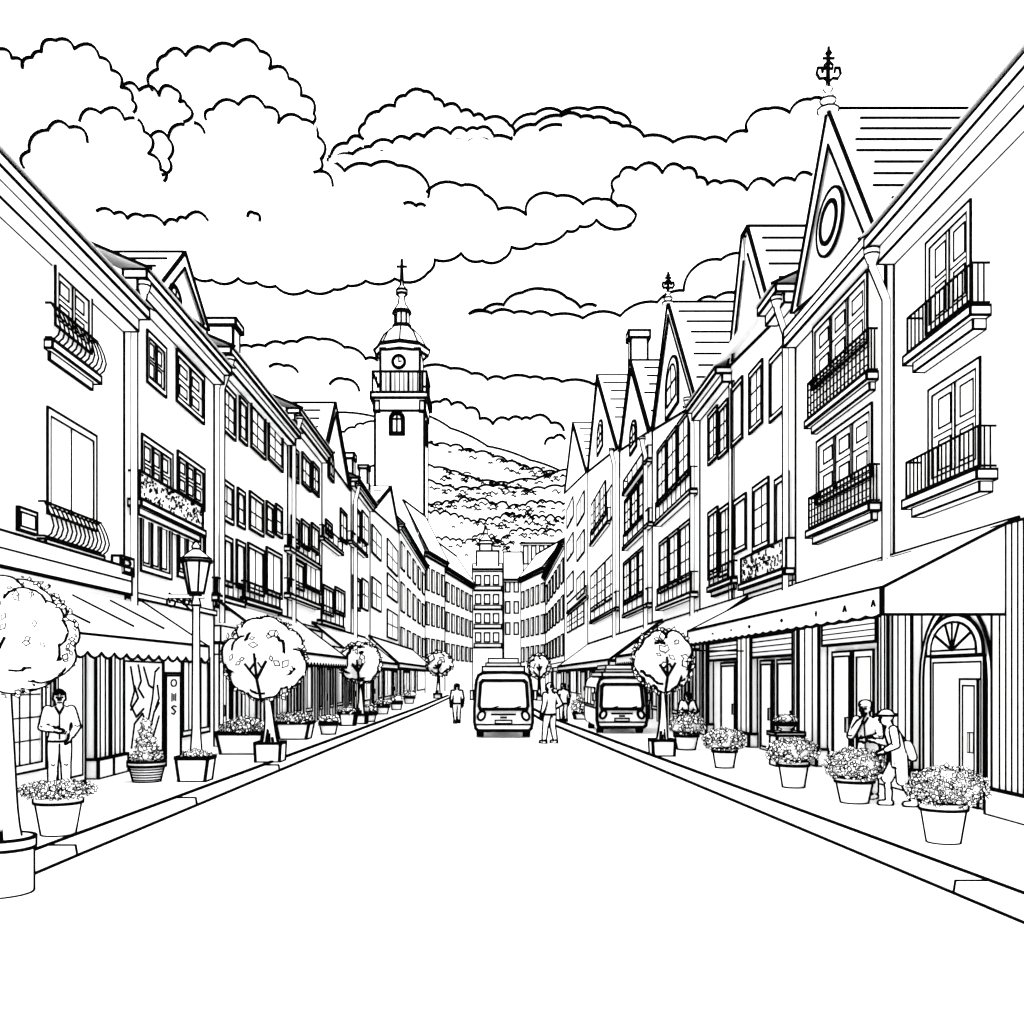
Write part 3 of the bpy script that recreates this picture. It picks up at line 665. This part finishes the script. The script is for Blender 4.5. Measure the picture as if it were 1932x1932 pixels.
pot('square box planter with low flowers at the lamp post foot',362,1476,60,1432,(336,390,1416),'box')
pot('long trough of bushy flowers left of the second left tree',452,1424,88,1385,(408,498,1356),'box')
pot('trough of flowers right behind the second left tree',552,1396,62,1365,(518,588,1345),'box')
pot('small round flower pot beyond the left troughs',620,1386,32,1362,(602,640,1348))
pot('box planter under the third left tree',655,1370,30,1346,(638,672,1335),'box')
pot('round pot just right of the third left tree',697,1362,24,1344,(684,712,1330))
pot('low round pot, second beyond the third left tree',722,1348,22,1330,(708,738,1318))
pot('far round flower pot, second from the far left end',748,1340,20,1324,(736,762,1312))
pot('farthest tiny flower pot on the left pavement',772,1328,18,1314,(760,786,1304))
pot('large tapered pot of dense flowers at front right',1780,1590,80,1512,(1716,1860,1446))
pot('round flower pot standing before the two old walkers',1612,1515,66,1465,(1560,1668,1412))
pot('round flower pot right of the low urn planter',1497,1486,52,1434,(1450,1545,1392))
pot('medium flower pot with shallow spreading blooms left of the urn planter',1367,1449,42,1410,(1326,1406,1374))
pot('tapered flower pot beside the right tree with a person behind it',1295,1415,42,1382,(1264,1328,1346))
pot('low clump of flowers between standing pair and parked minibus',1100,1358,34,1345,(1078,1122,1316),'box')
g=Vector(((1483-VX)*22.5/FP,22.5,.12))
t=thing('urn_planter','small urn with leaves on a square pedestal before the right doors','urn planter',g)
q=MB(); q.box(g.x-.27,g.x+.27,g.y-.27,g.y+.27,.12,.8,ink=.85); q.box(g.x-.32,g.x+.32,g.y-.32,g.y+.32,.802,.87,ink=.7); build(q,'pedestal',t,'stone')
q=MB(); q.lathe((g.x,g.y,.87),[(.12,0),(.08,.06),(.22,.15),(.25,.2)],16,.7,rings=(0,2,3)); build(q,'urn',t,'pottery')
q=MB(); bush(q,(g.x,g.y,1.14),.24,.24,.11,g.y); build(q,'foliage',t,'foliage')
# ------------------------------------------------------------ trees
def tree(label,px,py,crown,planter,base=None,group='small round trees on the pavements',marks=14,trunk=None,bx=0.,strands=6,near=False):
    g=base or gnd(px,py); d=g.y; s=d/FP
    t=thing('tree',label,'tree',g,group)
    cx,cyp,rpx,rpz=crown; C=Vector(((cx-VX)*s,d,H+(HY-cyp)*s)); R=rpx*s; Rz=rpz*s
    kind,w_,h_=planter; m=MB(); w_*=s; h_*=s
    if kind=='tub': m.lathe(g,[(w_/2,0),(w_/2,h_*.8),(w_/2*1.06,h_*.82),(w_/2*1.06,h_)],28,1.,rings=(0,2,3))
    else: m.box8([g+Vector((x*w_/2*(.92 if z==0 else 1),y*w_/2,z)) for z in (0,h_) for y in (-1,1) for x in (-1,1)],ink=.9)
    build(m,'planter',t,'pottery')
    tr=MB(); b=g+Vector((0,0,h_-.05)); top=C-Vector((0,0,Rz*.15)); rb=trunk or max(.055,R*.11); n=12; pts=[];
    for i in range(n+1):
        u=i/n; c=b.lerp(top,u)+Vector((math.sin(u*5)*.02,0,0)); rr=rb*(1-.72*u)*(1+.7*(1-u)**5); pts.append((c,rr))
    vs=[];fs=[]
    for c,rr in pts:
        for k in range(12): vs.append(c+Vector((rr*math.cos(2*PI*k/12),rr*math.sin(2*PI*k/12),0)))
    for i in range(n):
        for k in range(12): fs.append((i*12+k,i*12+(k+1)%12,(i+1)*12+(k+1)%12,(i+1)*12+k))
    tr.contour([tuple(v) for v in vs],fs,.9)
    for _ in range(strands):
        a=pts[0][0]; x=random.uniform(-.9,.9)*rb*1.3; y=-math.sqrt(max(0,(rb*1.72)**2-x*x)); h0=random.uniform(.1,.35)*Rz
        tr.seg(a+Vector((x,y,.05)),a+Vector((x*.7,y*.66,.05+h0)),.5)
    build(tr,'trunk',t,'timber')
    lb=MB(); f0=C+Vector((bx*R,-R*(1.02 if near else .9),-Rz*.5))
    for dx,dz in ((-.26,.36),(.24,.42),(-.04,.6)):
        e=f0+Vector((dx*R,-R*.1,dz*Rz)); lb.seg(f0,e,.7); lb.seg(f0.lerp(e,.6),f0.lerp(e,.6)+Vector((-dx*.4*R,-.02,.14*Rz)),.6)
    lb.seg(C+Vector((bx*R*.3,-R*.5,-Rz*.95)),f0,.75)
    build(lb,'branch',t,'timber')
    cl=[]
    for i in range(85):
        z=random.uniform(-1,1);a=random.uniform(0,2*PI);r=math.sqrt(1-z*z); cl.append((r*math.cos(a),r*math.sin(a),z,random.uniform(.88,1.08)))
    cl=np.array(cl); N=56;Kk=36; vs=[];fs=[]
    for j in range(Kk+1):
        f=PI*j/Kk
        for i in range(N):
            a=2*PI*i/N; v=np.array((math.sin(f)*math.cos(a),math.sin(f)*math.sin(a),-math.cos(f)))
            dt=np.arccos(np.clip(cl[:,:3]@v,-1,1)); k=np.max(np.where(dt<.3,(.84+.14*np.sqrt(np.clip(1-(dt/.3)**2,0,1)))*cl[:,3],.82))
            vs.append((C.x+R*v[0]*k,C.y+R*.9*v[1]*k,C.z+Rz*v[2]*k))
    for j in range(Kk):
        for i in range(N): fs.append((j*N+i,j*N+(i+1)%N,(j+1)*N+(i+1)%N,(j+1)*N+i))
    cr=MB(); 
    cr.contour(vs,fs,.95)
    for i in range(marks):
        x=random.uniform(-.78,.78); z=random.uniform(-.35,.85)
        if x*x+z*z>.8: continue
        y=-math.sqrt(1-x*x-z*z)*1.06
        cr.leaf(C+Vector((x*R,y*R*.93,z*Rz)),(x*.5,y-.8,z*.5),.0044*d*random.uniform(.7,1.3),.6)
    for i in range(100):
        a=2*PI*i/100; k=random.uniform(.93,1.06); yy=random.uniform(-.2,.2)
        cr.leaf(C+Vector((math.cos(a)*R*k,yy*R,math.sin(a)*Rz*k)),(math.cos(a)*.4,-1,math.sin(a)*.4),.0038*d*random.uniform(.6,1.3),.68)
    build(cr,'crown',t,'foliage'); return t
tree('nearest round topped tree in large tub at left picture edge',0,0,(14,1200,128,108),('tub',122,105),base=Vector(((-4-VX)*9.9/FP,9.9,.0)),marks=44,trunk=.125,bx=.25,strands=20,near=True)
tree('round topped tree in square box behind the lamp post',510,1437,(500,1243,76,76),('box',48,36),marks=14)
tree('small round tree third along the left pavement',680,1366,(680,1250,38,36),('box',24,18),marks=6)
tree('tiny far round tree on left pavement near the bend',826,1318,(828,1252,22,20),('box',14,9),marks=3)
tree('round topped tree in square box beside right awning',1249,1426,(1251,1247,56,58),('box',42,30),marks=14)
tree('tiny far round tree right of the moving minibus',1017,1322,(1017,1256,18,20),('box',12,9),marks=3)
# ------------------------------------------------------------ lamp
d=21.; lx=(370-VX)*d/FP; s=d/FP
t=thing('street_lamp','single slender street lamp with glass lantern and scroll bracket','street lamp',(lx,d,.12))
q=MB(); zl=H+(HY-1112)*s
q.lathe((lx,d,.12),[(.16,0),(.16,.35),(.1,.42),(.07,.9),(.055,zl-.5),(.08,zl-.45),(.05,zl-.3),(.06,zl-.12)],12,.75,rings=(0,1,2,5)); build(q,'pole',t,'paint')
q=MB(); zt=H+(HY-1060)*s
q.lathe((lx,d,zl-.12),[(.12,0),(.15,.05),(.27,zt-zl+.12)],6,.75,rings=(0,1,2))
for i in range(6):
    a=2*PI*i/6; q.seg((lx+.15*math.cos(a),d+.15*math.sin(a),zl-.07),(lx+.27*math.cos(a),d+.27*math.sin(a),zt),.6)
build(q,'lantern',t,'glass')
q=MB(); q.lathe((lx,d,zt),[(.31,0),(.29,.06),(.12,.2),(.05,.26),(.07,.31),(.02,.4)],12,.75,rings=(0,1,3)); build(q,'lantern_cap',t,'paint')
q=MB(); z=H+(HY-1125)*s
for sg,L in ((-1,.55),(1,.16)):
    q.pipe([(lx,d,z),(lx+sg*L,d,z)],.03,.5)
q.poly([(lx-.5+.13*math.cos(a)*(1-a/14),d,z-.13+.13*math.sin(a)*(1-a/14)) for a in [i*.5 for i in range(20)]],.55)
q.poly([(lx-.2+.1*math.cos(a)*(1-a/14),d,z-.12+.1*math.sin(a)*(1-a/14)) for a in [i*.5 for i in range(20)]],.55)
q.poly([(lx-.1,d,z-.3),(lx-.3,d,z-.1),(lx-.55,d,z+.06)],.6)
build(q,'bracket',t,'paint')
# ------------------------------------------------------------ buses
def bus(label,cx,y,z0,sc):
    t=thing('minibus',label,'minibus',(cx,y+2.6*sc,z0),'white minibuses')
    W=lambda x,yy,z:Vector((cx+x*sc,y+yy*sc,z0+z*sc))
    lean=lambda z:.0 if z<.95 else (z-.95)*.2
    half=[(.0,.26),(.86,.26),(.94,.34),(.98,.55),(.98,1.0),(.95,1.6),(.91,1.95),(.84,2.12),(.7,2.2),(0,2.22)]
    out=half+[(-x,z) for x,z in reversed(half[1:-1])]; n=len(out)
    m=MB(); V=[W(x,lean(z),z) for x,z in out]+[W(x,5.2,z) for x,z in out]
    m.mesh(V,[(i,(i+1)%n,(i+1)%n+n,i+n) for i in range(n)])
    c=W(0,.03,1.1)
    for i in range(n): m.face([V[i],V[(i+1)%n],c])
    m.face(V[n:])
    m.poly(V[:n],1.0,True); m.poly(V[n:],.7,True)
    m.seg(W(-.97,-.01,.46),W(.97,-.01,.46),.55)
    for sx in (-1,1): m.seg(W(sx*.97,.0,1.0),W(sx*.97,5.2,1.0),.6)
    build(m,'body',t,'paint')
    q=MB(); ws=[(-.78,.98),(.78,.98),(.82,1.1),(.77,1.86),(.69,1.94),(-.69,1.94),(-.77,1.86),(-.82,1.1)]
    P=[W(x,lean(z)-.06,z) for x,z in ws]; q.face(P); q.poly(P,1.1,True); w=build(q,'windscreen',t,'glass')
    for sx in (-.45,.3):
        k=MB(); k.seg(W(sx,lean(1)-.08,1.0),W(sx+.28,lean(1.2)-.08,1.08),.4); build(k,'wiper',w,'paint')
    for sx in (-1,1):
        q=MB(); ee=[W(sx*.74+.12*math.cos(2*PI*i/16)-sx*.03*math.sin(2*PI*i/16),-.05,.76+.15*math.sin(2*PI*i/16)) for i in range(16)]
        q.face(ee); q.poly(ee,.75,True); build(q,'headlight',t,'glass')
        q=MB(); q.box8([W(sx*.98+sx*a,.1+b,z) for z in (1.3,1.6) for b in (0,.12) for a in (.04,.14)],ink=.5); q.seg(W(sx*.95,.12,1.62),W(sx*1.08,.12,1.6),.5); build(q,'side_mirror',t,'paint')
        for i in range(3):
            q=MB(); a0=.9+i*1.4; P=[W(sx*(.975 if z<1.3 else .955),yy,z) for yy,z in ((a0,1.1),(a0+1.2,1.1),(a0+1.2,1.8),(a0,1.8))]
            P=[p+Vector((sx*.02,0,0)) for p in P]; q.face(P); q.poly(P,.5,True); build(q,'side_window',t,'glass')
        for yy in (.75,4.3):
            q=MB(); vs=[W(sx*x,yy+.34*math.cos(2*PI*i/20),.34+.34*math.sin(2*PI*i/20)) for x in (.66,.92) for i in range(20)]
            q.mesh(vs,[(i,(i+1)%20,(i+1)%20+20,i+20) for i in range(20)]+[tuple(range(20)),tuple(range(20,40))],1); wh=build(q,'wheel',t,'paint')
            k=MB(); k.face([W(sx*.93,yy+.2*math.cos(2*PI*i/14),.34+.2*math.sin(2*PI*i/14)) for i in range(14)]); build(k,'rim',wh,'paint')
    q=MB(); P=[W(a,-.03,z) for a,z in ((-.28,.5),(.28,.5),(.28,.6),(-.28,.6))]; q.face(P); q.poly(P,.45,True); build(q,'number_plate',t,'paint')
    q=MB(); q.seg(W(-.4,-.03,.8),W(.4,-.03,.8),.6); q.seg(W(-.1,-.03,.7),W(.1,-.03,.7),.55); q.face([W(a,-.02,z) for a,z in ((-.42,.66),(.42,.66),(.42,.86),(-.42,.86))]); build(q,'grille',t,'paint')
    q=MB(); 
    q.box8([W(a,b,z) for z in (2.24,2.42) for b in (.5,4.6) for a in (-.72,.72)],ink=.6); q.box8([W(a,b,z) for z in (2.422,2.54) for b in (.6,4.5) for a in (-.6,.6)],ink=.5)
    q.box8([W(a,b,z) for z in (2.542,2.7) for b in (1.,4.2) for a in (-.52,.52)],ink=.5)
    build(q,'roof_rack',t,'paint')
    return t
bus('white minibus with loaded roof driving down the middle of road',(950-VX)*34.4/FP,34.4,0,1.)
bus('smaller white minibus parked on right pavement behind the round tree',(1174-VX)*34.8/FP,34.9,.12,.87)
# ------------------------------------------------------------ people
def loft(V,Fs,rings,n=14):
    o=len(V)
    for c,u,v in rings:
        for i in range(n):
            a=2*PI*i/n; V.append(tuple(Vector(c)+Vector(u)*math.cos(a)+Vector(v)*math.sin(a)))
    for k in range(len(rings)-1):
        for i in range(n):
            j=(i+1)%n; Fs.append((o+k*n+i,o+k*n+j,o+(k+1)*n+j,o+(k+1)*n+i))
    Fs.append(tuple(o+i for i in reversed(range(n)))); Fs.append(tuple(o+(len(rings)-1)*n+i for i in range(n)))
def caps(V,Fs,a,b,ra,rb,n=12):
    a=Vector(a);b=Vector(b);d=(b-a); L=d.length; d=d/L if L>1e-6 else Vector((0,0,1))
    up=Vector((0,0,1)) if abs(d.z)<.9 else Vector((0,1,0)); u=d.cross(up).normalized(); v=d.cross(u)
    R=[]
    for t in (-80,-50,-20): R.append((a+d*ra*math.sin(math.radians(t)),ra*math.cos(math.radians(t))))
    R.append((a.lerp(b,.35),ra+(rb-ra)*.3)); 
    for t in (20,50,80): R.append((b+d*rb*math.sin(math.radians(t)),rb*math.cos(math.radians(t))))
    loft(V,Fs,[(c,u*r,v*r) for c,r in R],n)
def ellp(V,Fs,c,rx,ry,rz):
    loft(V,Fs,[((c[0],c[1],c[2]-rz*math.cos(f)),(rx*math.sin(f),0,0),(0,ry*math.sin(f),0)) for f in [PI*(j+.25)/8.5 for j in range(9)]])
def remesh(V,Fs,vox,it=4):
    me=bpy.data.meshes.new('tmp'); me.from_pydata(V,[],Fs); ob=bpy.data.objects.new('tmp',me); COL.objects.link(ob)
    md=ob.modifiers.new('r','REMESH'); md.mode='VOXEL'; md.voxel_size=vox
    sm=ob.modifiers.new('s','SMOOTH'); sm.factor=.5; sm.iterations=it
    bpy.context.view_layer.update(); dg=bpy.context.evaluated_depsgraph_get(); ev=ob.evaluated_get(dg); x=ev.to_mesh()
    vs=[tuple(v.co) for v in x.vertices]; fs=[tuple(p.vertices) for p in x.polygons]; ev.to_mesh_clear()
    bpy.data.objects.remove(ob); bpy.data.meshes.remove(me); return vs,fs
X=Vector((1,0,0));Y=Vector((0,1,0))
def person(label,loc,rot,h,pose=None,lean=0.,hair='short',hat=None,coat=.86,shorts=False,slim=1.,bag=False):
    J=dict(shL=(-.18,0,1.42),elL=(-.25,.04,1.14),wrL=(-.26,-.05,.9),shR=(.18,0,1.42),elR=(.25,.04,1.14),wrR=(.26,-.05,.9),
      hipL=(-.09,0,.92),knL=(-.1,-.02,.5),anL=(-.11,.02,.09),hipR=(.09,0,.92),knR=(.1,-.02,.5),anR=(.11,.02,.09),head=(0,-.03,1.62),neck=(0,.01,1.47))
    J.update(pose or {}); J={k:Vector(v) for k,v in J.items()}
    for k in J:
        if J[k].z>.95 or k[:2] in('wr','el'): J[k].y-=lean*max(0,J[k].z-.92)
    ln=lambda z:-lean*max(0,z-.92)
    sc=h/1.75; cr,sr=math.cos(rot),math.sin(rot); loc=Vector(loc)
    W=lambda p:(loc.x+sc*(p[0]*cr-p[1]*sr),loc.y+sc*(p[0]*sr+p[1]*cr),loc.z+sc*p[2])
    t=thing('person',label,'person',loc)
    def emit(V,Fs,name,mat,vox,par=t,it=4,extra=None,w=.72):
        vs,fs=remesh(V,Fs,vox,it); m=MB(); m.contour([W(v) for v in vs],fs,w)
        if extra: extra(m)
        return build(m,name,par,mat)
    V=[];Fs=[]
    hd=J['head']
    ellp(V,Fs,hd+Vector((0,0,.02)),.08,.095,.108); ellp(V,Fs,hd+Vector((0,-.02,-.05)),.06,.07,.07)
    caps(V,Fs,hd+Vector((0,-.095,.005)),hd+Vector((0,-.112,-.025)),.012,.017)
    for sx in (-1,1): ellp(V,Fs,hd+Vector((sx*.082,.005,-.005)),.013,.022,.034)
    caps(V,Fs,J['neck']-Vector((0,0,.06)),hd-Vector((0,-.02,.04)),.06,.052)
    tor=lambda k,lo:[((0,ln(z),z),X*(rx*k),Y*(ry*k)) for z,rx,ry in ((.84,.1,.08),(.9,.15,.105),(.98,.152,.105),(1.08,.135,.095),(1.22,.155,.11),(1.34,.172,.112),(1.42,.16,.09),(1.47,.09,.06)) if z>=lo]
    loft(V,Fs,tor(slim,0))
    for s_ in 'LR':
        sh,el_,wr=J['sh'+s_],J['el'+s_],J['wr'+s_]
        caps(V,Fs,sh,el_,.055,.043); caps(V,Fs,el_,wr,.043,.028)
        dv=(wr-el_).normalized(); sx=-1 if s_=='L' else 1
        side=dv.cross(Vector((sx,0,0))); side=side.normalized() if side.length>.2 else Vector((0,1,0))
        for f,(off,ln_) in enumerate(((-.03,.07),(-.01,.085),(.01,.08),(.03,.065))):
            b=wr+dv*.09+side*off; caps(V,Fs,wr+side*off*.6,b,.02,.014); kx=b+dv*ln_*.55+Vector((-sx*.008,-.006,0)); caps(V,Fs,b,kx,.011,.01,8); caps(V,Fs,kx,kx+(dv*.8+Vector((-sx*.5,-.2,0))).normalized()*ln_*.5,.01,.008,8)
        caps(V,Fs,wr+dv*.03-side*.025,wr+dv*.075-side*.062,.014,.01,8)
        hp,kn,an=J['hip'+s_],J['kn'+s_],J['an'+s_]
        caps(V,Fs,hp,kn,.082*slim,.055); caps(V,Fs,kn,an,.055,.036); caps(V,Fs,an+Vector((0,.03,-.045)),an+Vector((0,-.14,-.05)),.04,.033)
    def face(m):
        F=lambda x,y,z:W(hd+Vector((x,y,z)))
        for sx in (-1,1):
            m.seg(F(sx*.02,-.112,.012),F(sx*.046,-.102,.012),.66); m.seg(F(sx*.016,-.112,.05),F(sx*.054,-.098,.054),.42)
        m.poly([F(-.03,-.102,-.072),F(0,-.112,-.076),F(.03,-.102,-.072)],.5); m.poly([F(.006,-.124,.01),F(.014,-.14,-.03),F(-.012,-.136,-.034)],.36)
    emit(V,Fs,'body','skin',.0125,extra=face)
    V=[];Fs=[]
    lo=coat; rings=[((0,ln(z),z),X*(rx*slim),Y*(ry*slim)) for z,rx,ry in ((lo,.185,.14),(max(lo+.04,.98),.172,.128),(1.08,.158,.118),(1.22,.175,.13),(1.34,.192,.13),(1.43,.17,.105),(1.485,.085,.075))]
    loft(V,Fs,rings)
    for s_ in 'LR':
        sh,el_,wr=J['sh'+s_],J['el'+s_],J['wr'+s_]; caps(V,Fs,sh,el_,.073,.06); caps(V,Fs,el_,el_.lerp(wr,.9),.06,.046)
    def cl(m):
        m.poly([W((x,yy+ln(z),z)) for x,yy,z in ((-.06,-.1,1.47),(0,-.155,1.36),(.06,-.1,1.47))],.55)
        m.poly([W((0,-.155+ln(z),z)) for z in (1.36,1.2,1.05,lo+.04)],.4)
        for s_ in 'LR':
            e=J['el'+s_]; m.poly([W(e+Vector((dx,-.07,dz))) for dx,dz in ((-.03,.02),(0,0),(.035,.012))],.4)
        for x,z in ((-.1,1.1),(.08,1.02)): m.poly([W((x,-.145+ln(z),z)),W((x+.03,-.145+ln(z),z+.05))],.4)
    emit(V,Fs,'jacket','cloth',.017,extra=cl,it=3)
    V=[];Fs=[]
    loft(V,Fs,[((0,0,z),X*(rx*slim),Y*ry) for z,rx,ry in ((.8,.11,.09),(.88,.165,.12),(1.0,.16,.115))])
    for s_ in 'LR':
        hp,kn,an=J['hip'+s_],J['kn'+s_],J['an'+s_]; caps(V,Fs,hp,kn,.1*slim,.075)
        if shorts: caps(V,Fs,hp,kn,.105,.1)
        else: caps(V,Fs,kn,an+Vector((0,0,.05)),.074,.058)
    def tr_(m):
        for s_ in 'LR':
            k=J['kn'+s_]; m.poly([W(k+Vector((dx,-.09,dz))) for dx,dz in ((-.03,.02),(.01,0),(.03,.02))],.38)
        m.seg(W((0,-.128,.86)),W((0,-.112,.74)),.42)
    emit(V,Fs,'trousers','cloth',.016,it=3,extra=None if shorts else tr_)
    for s_ in 'LR':
        V=[];Fs=[]; an=J['an'+s_]; caps(V,Fs,an+Vector((0,.03,-.04)),an+Vector((0,-.15,-.048)),.05,.04)
        if shorts: caps(V,Fs,an+Vector((0,0,.18)),an,.058,.05)
        emit(V,Fs,'shoe','cloth',.016,it=2)
    if hat:
        V=[];Fs=[]; ellp(V,Fs,hd+Vector((0,.0,.085)),.1,.118,.075)
        if hat=='cap': caps(V,Fs,hd+Vector((-.04,-.1,.07)),hd+Vector((.04,-.1,.07)),.02,.02); ellp(V,Fs,hd+Vector((0,-.1,.07)),.07,.07,.016)
        else: loft(V,Fs,[(hd+Vector((0,0,.055)),X*.15,Y*.17),(hd+Vector((0,0,.08)),X*.15,Y*.17)],18)
        emit(V,Fs,'cap' if hat=='cap' else 'hat','cloth',.012,it=2,w=.8)
    if hair:
        V=[];Fs=[]; ellp(V,Fs,hd+Vector((0,.022,.045)),.09,.098,.098)
        def st(m):
            for i in range(11):
                x=-.075+.15*i/10; m.seg(W(hd+Vector((x*.5,-.03,.142-abs(x)*.2))),W(hd+Vector((x*1.1,-.084,.08-abs(x)*.3))),.45)
                m.seg(W(hd+Vector((x*.6,.1,.11-abs(x)*.3))),W(hd+Vector((x*.9,.122,.03-abs(x)*.3))),.45)
        emit(V,Fs,'hair','cloth',.012,it=2,extra=None if hat else st)
    if bag:
        b=thing('shoulder_bag','soft bag hanging on the hatted walker\'s back','bag',W((.05,.2,1.0)))
        V=[];Fs=[]; loft(V,Fs,[((.05,.2+ln(z),z),X*rx,Y*ry) for z,rx,ry in ((.86,.12,.05),(.92,.16,.07),(1.1,.15,.07),(1.2,.1,.05))])
        vs,fs=remesh(V,Fs,.016,3); m=MB(); m.contour([W(v) for v in vs],fs,.7)
        m.poly([W((.0,.2+ln(1.2),1.2)),W((-.1,.1+ln(1.45),1.47)),W((-.15,-.1+ln(1.4),1.38))],.5)
        build(m,'bag_body',b,'cloth')
    return t
def at(px,d,z=.12): return ((px-VX)*d/FP,d,z)
person('person in sweater standing at left shopfront, hands held before waist',at(112,17.),.42,1.74,dict(elL=(-.26,.02,1.14),wrL=(-.07,-.2,1.1),elR=(.27,.05,1.14),wrR=(.17,-.14,.98)),coat=.9,slim=.95)
person('person walking away along road left of the moving minibus',at(862,45,0),PI+.2,1.72,dict(knL=(-.09,-.1,.52),anL=(-.1,-.12,.1),knR=(.09,.02,.5),anR=(.1,.2,.12)),coat=.9)
person('tall person standing in the road right of moving minibus',at(1038,31.7,0),-2.5,1.86,dict(elL=(-.3,.1,1.16),wrL=(-.14,-.08,1.0),knL=(-.13,-.04,.5),anL=(-.17,.02,.09),knR=(.13,-.06,.5),anR=(.17,-.06,.09)),coat=.85)
person('smaller person standing half behind the tall one, by flowers',at(1063,44.,.12),-2.8,1.62,dict(elR=(.3,0,1.15),wrR=(.15,-.1,1.0)),coat=.85)
person('short person half hidden behind the flower pot beside right tree',at(1297,29.,.12),.0,1.5,dict(elL=(-.27,-.05,1.15),wrL=(-.12,-.2,1.12),elR=(.27,-.05,1.15),wrR=(.12,-.2,1.1)),coat=.8)
person('stooped person in cap with hand raised to chin',at(1638,16.5),-.65,1.56,dict(elL=(-.24,-.18,1.14),wrL=(-.05,-.2,1.42),elR=(.26,-.1,1.14),wrR=(.08,-.26,1.1)),lean=.18,hat='cap',coat=.8)
person('stooped walker in brimmed hat, long jacket and boots by pots',at(1698,15.5),-1.75,1.44,dict(elL=(-.26,-.12,1.16),wrL=(-.2,-.32,1.2),elR=(.27,-.05,1.15),wrR=(.2,-.25,1.05),knL=(-.1,-.2,.52),anL=(-.1,-.18,.1),knR=(.1,.02,.5),anR=(.1,.22,.11)),lean=.3,hat='hat',coat=.72,shorts=True,bag=True)
# ------------------------------------------------------------ light, world, camera
w=bpy.data.worlds.new('World'); scene.world=w; w.use_nodes=True
bg=w.node_tree.nodes['Background']; bg.inputs['Color'].default_value=(1,1,1,1); bg.inputs['Strength'].default_value=3.4
sl=bpy.data.lights.new('sun','SUN'); sl.energy=1.0; sl.angle=math.radians(40); so=bpy.data.objects.new('sun',sl); COL.objects.link(so); so.rotation_euler=(math.radians(35),0,math.radians(10))
cd=bpy.data.cameras.new('camera'); cd.lens=36; cd.sensor_width=36; cd.shift_x=36/1932; cd.shift_y=309/1932; cd.clip_end=8000; cd.clip_start=.1
co=bpy.data.objects.new('camera',cd); COL.objects.link(co); co.location=CAM; co.rotation_euler=(PI/2,0,0); scene.camera=co
scene.view_settings.view_transform='Standard'; scene.view_settings.look='None'; scene.view_settings.exposure=0
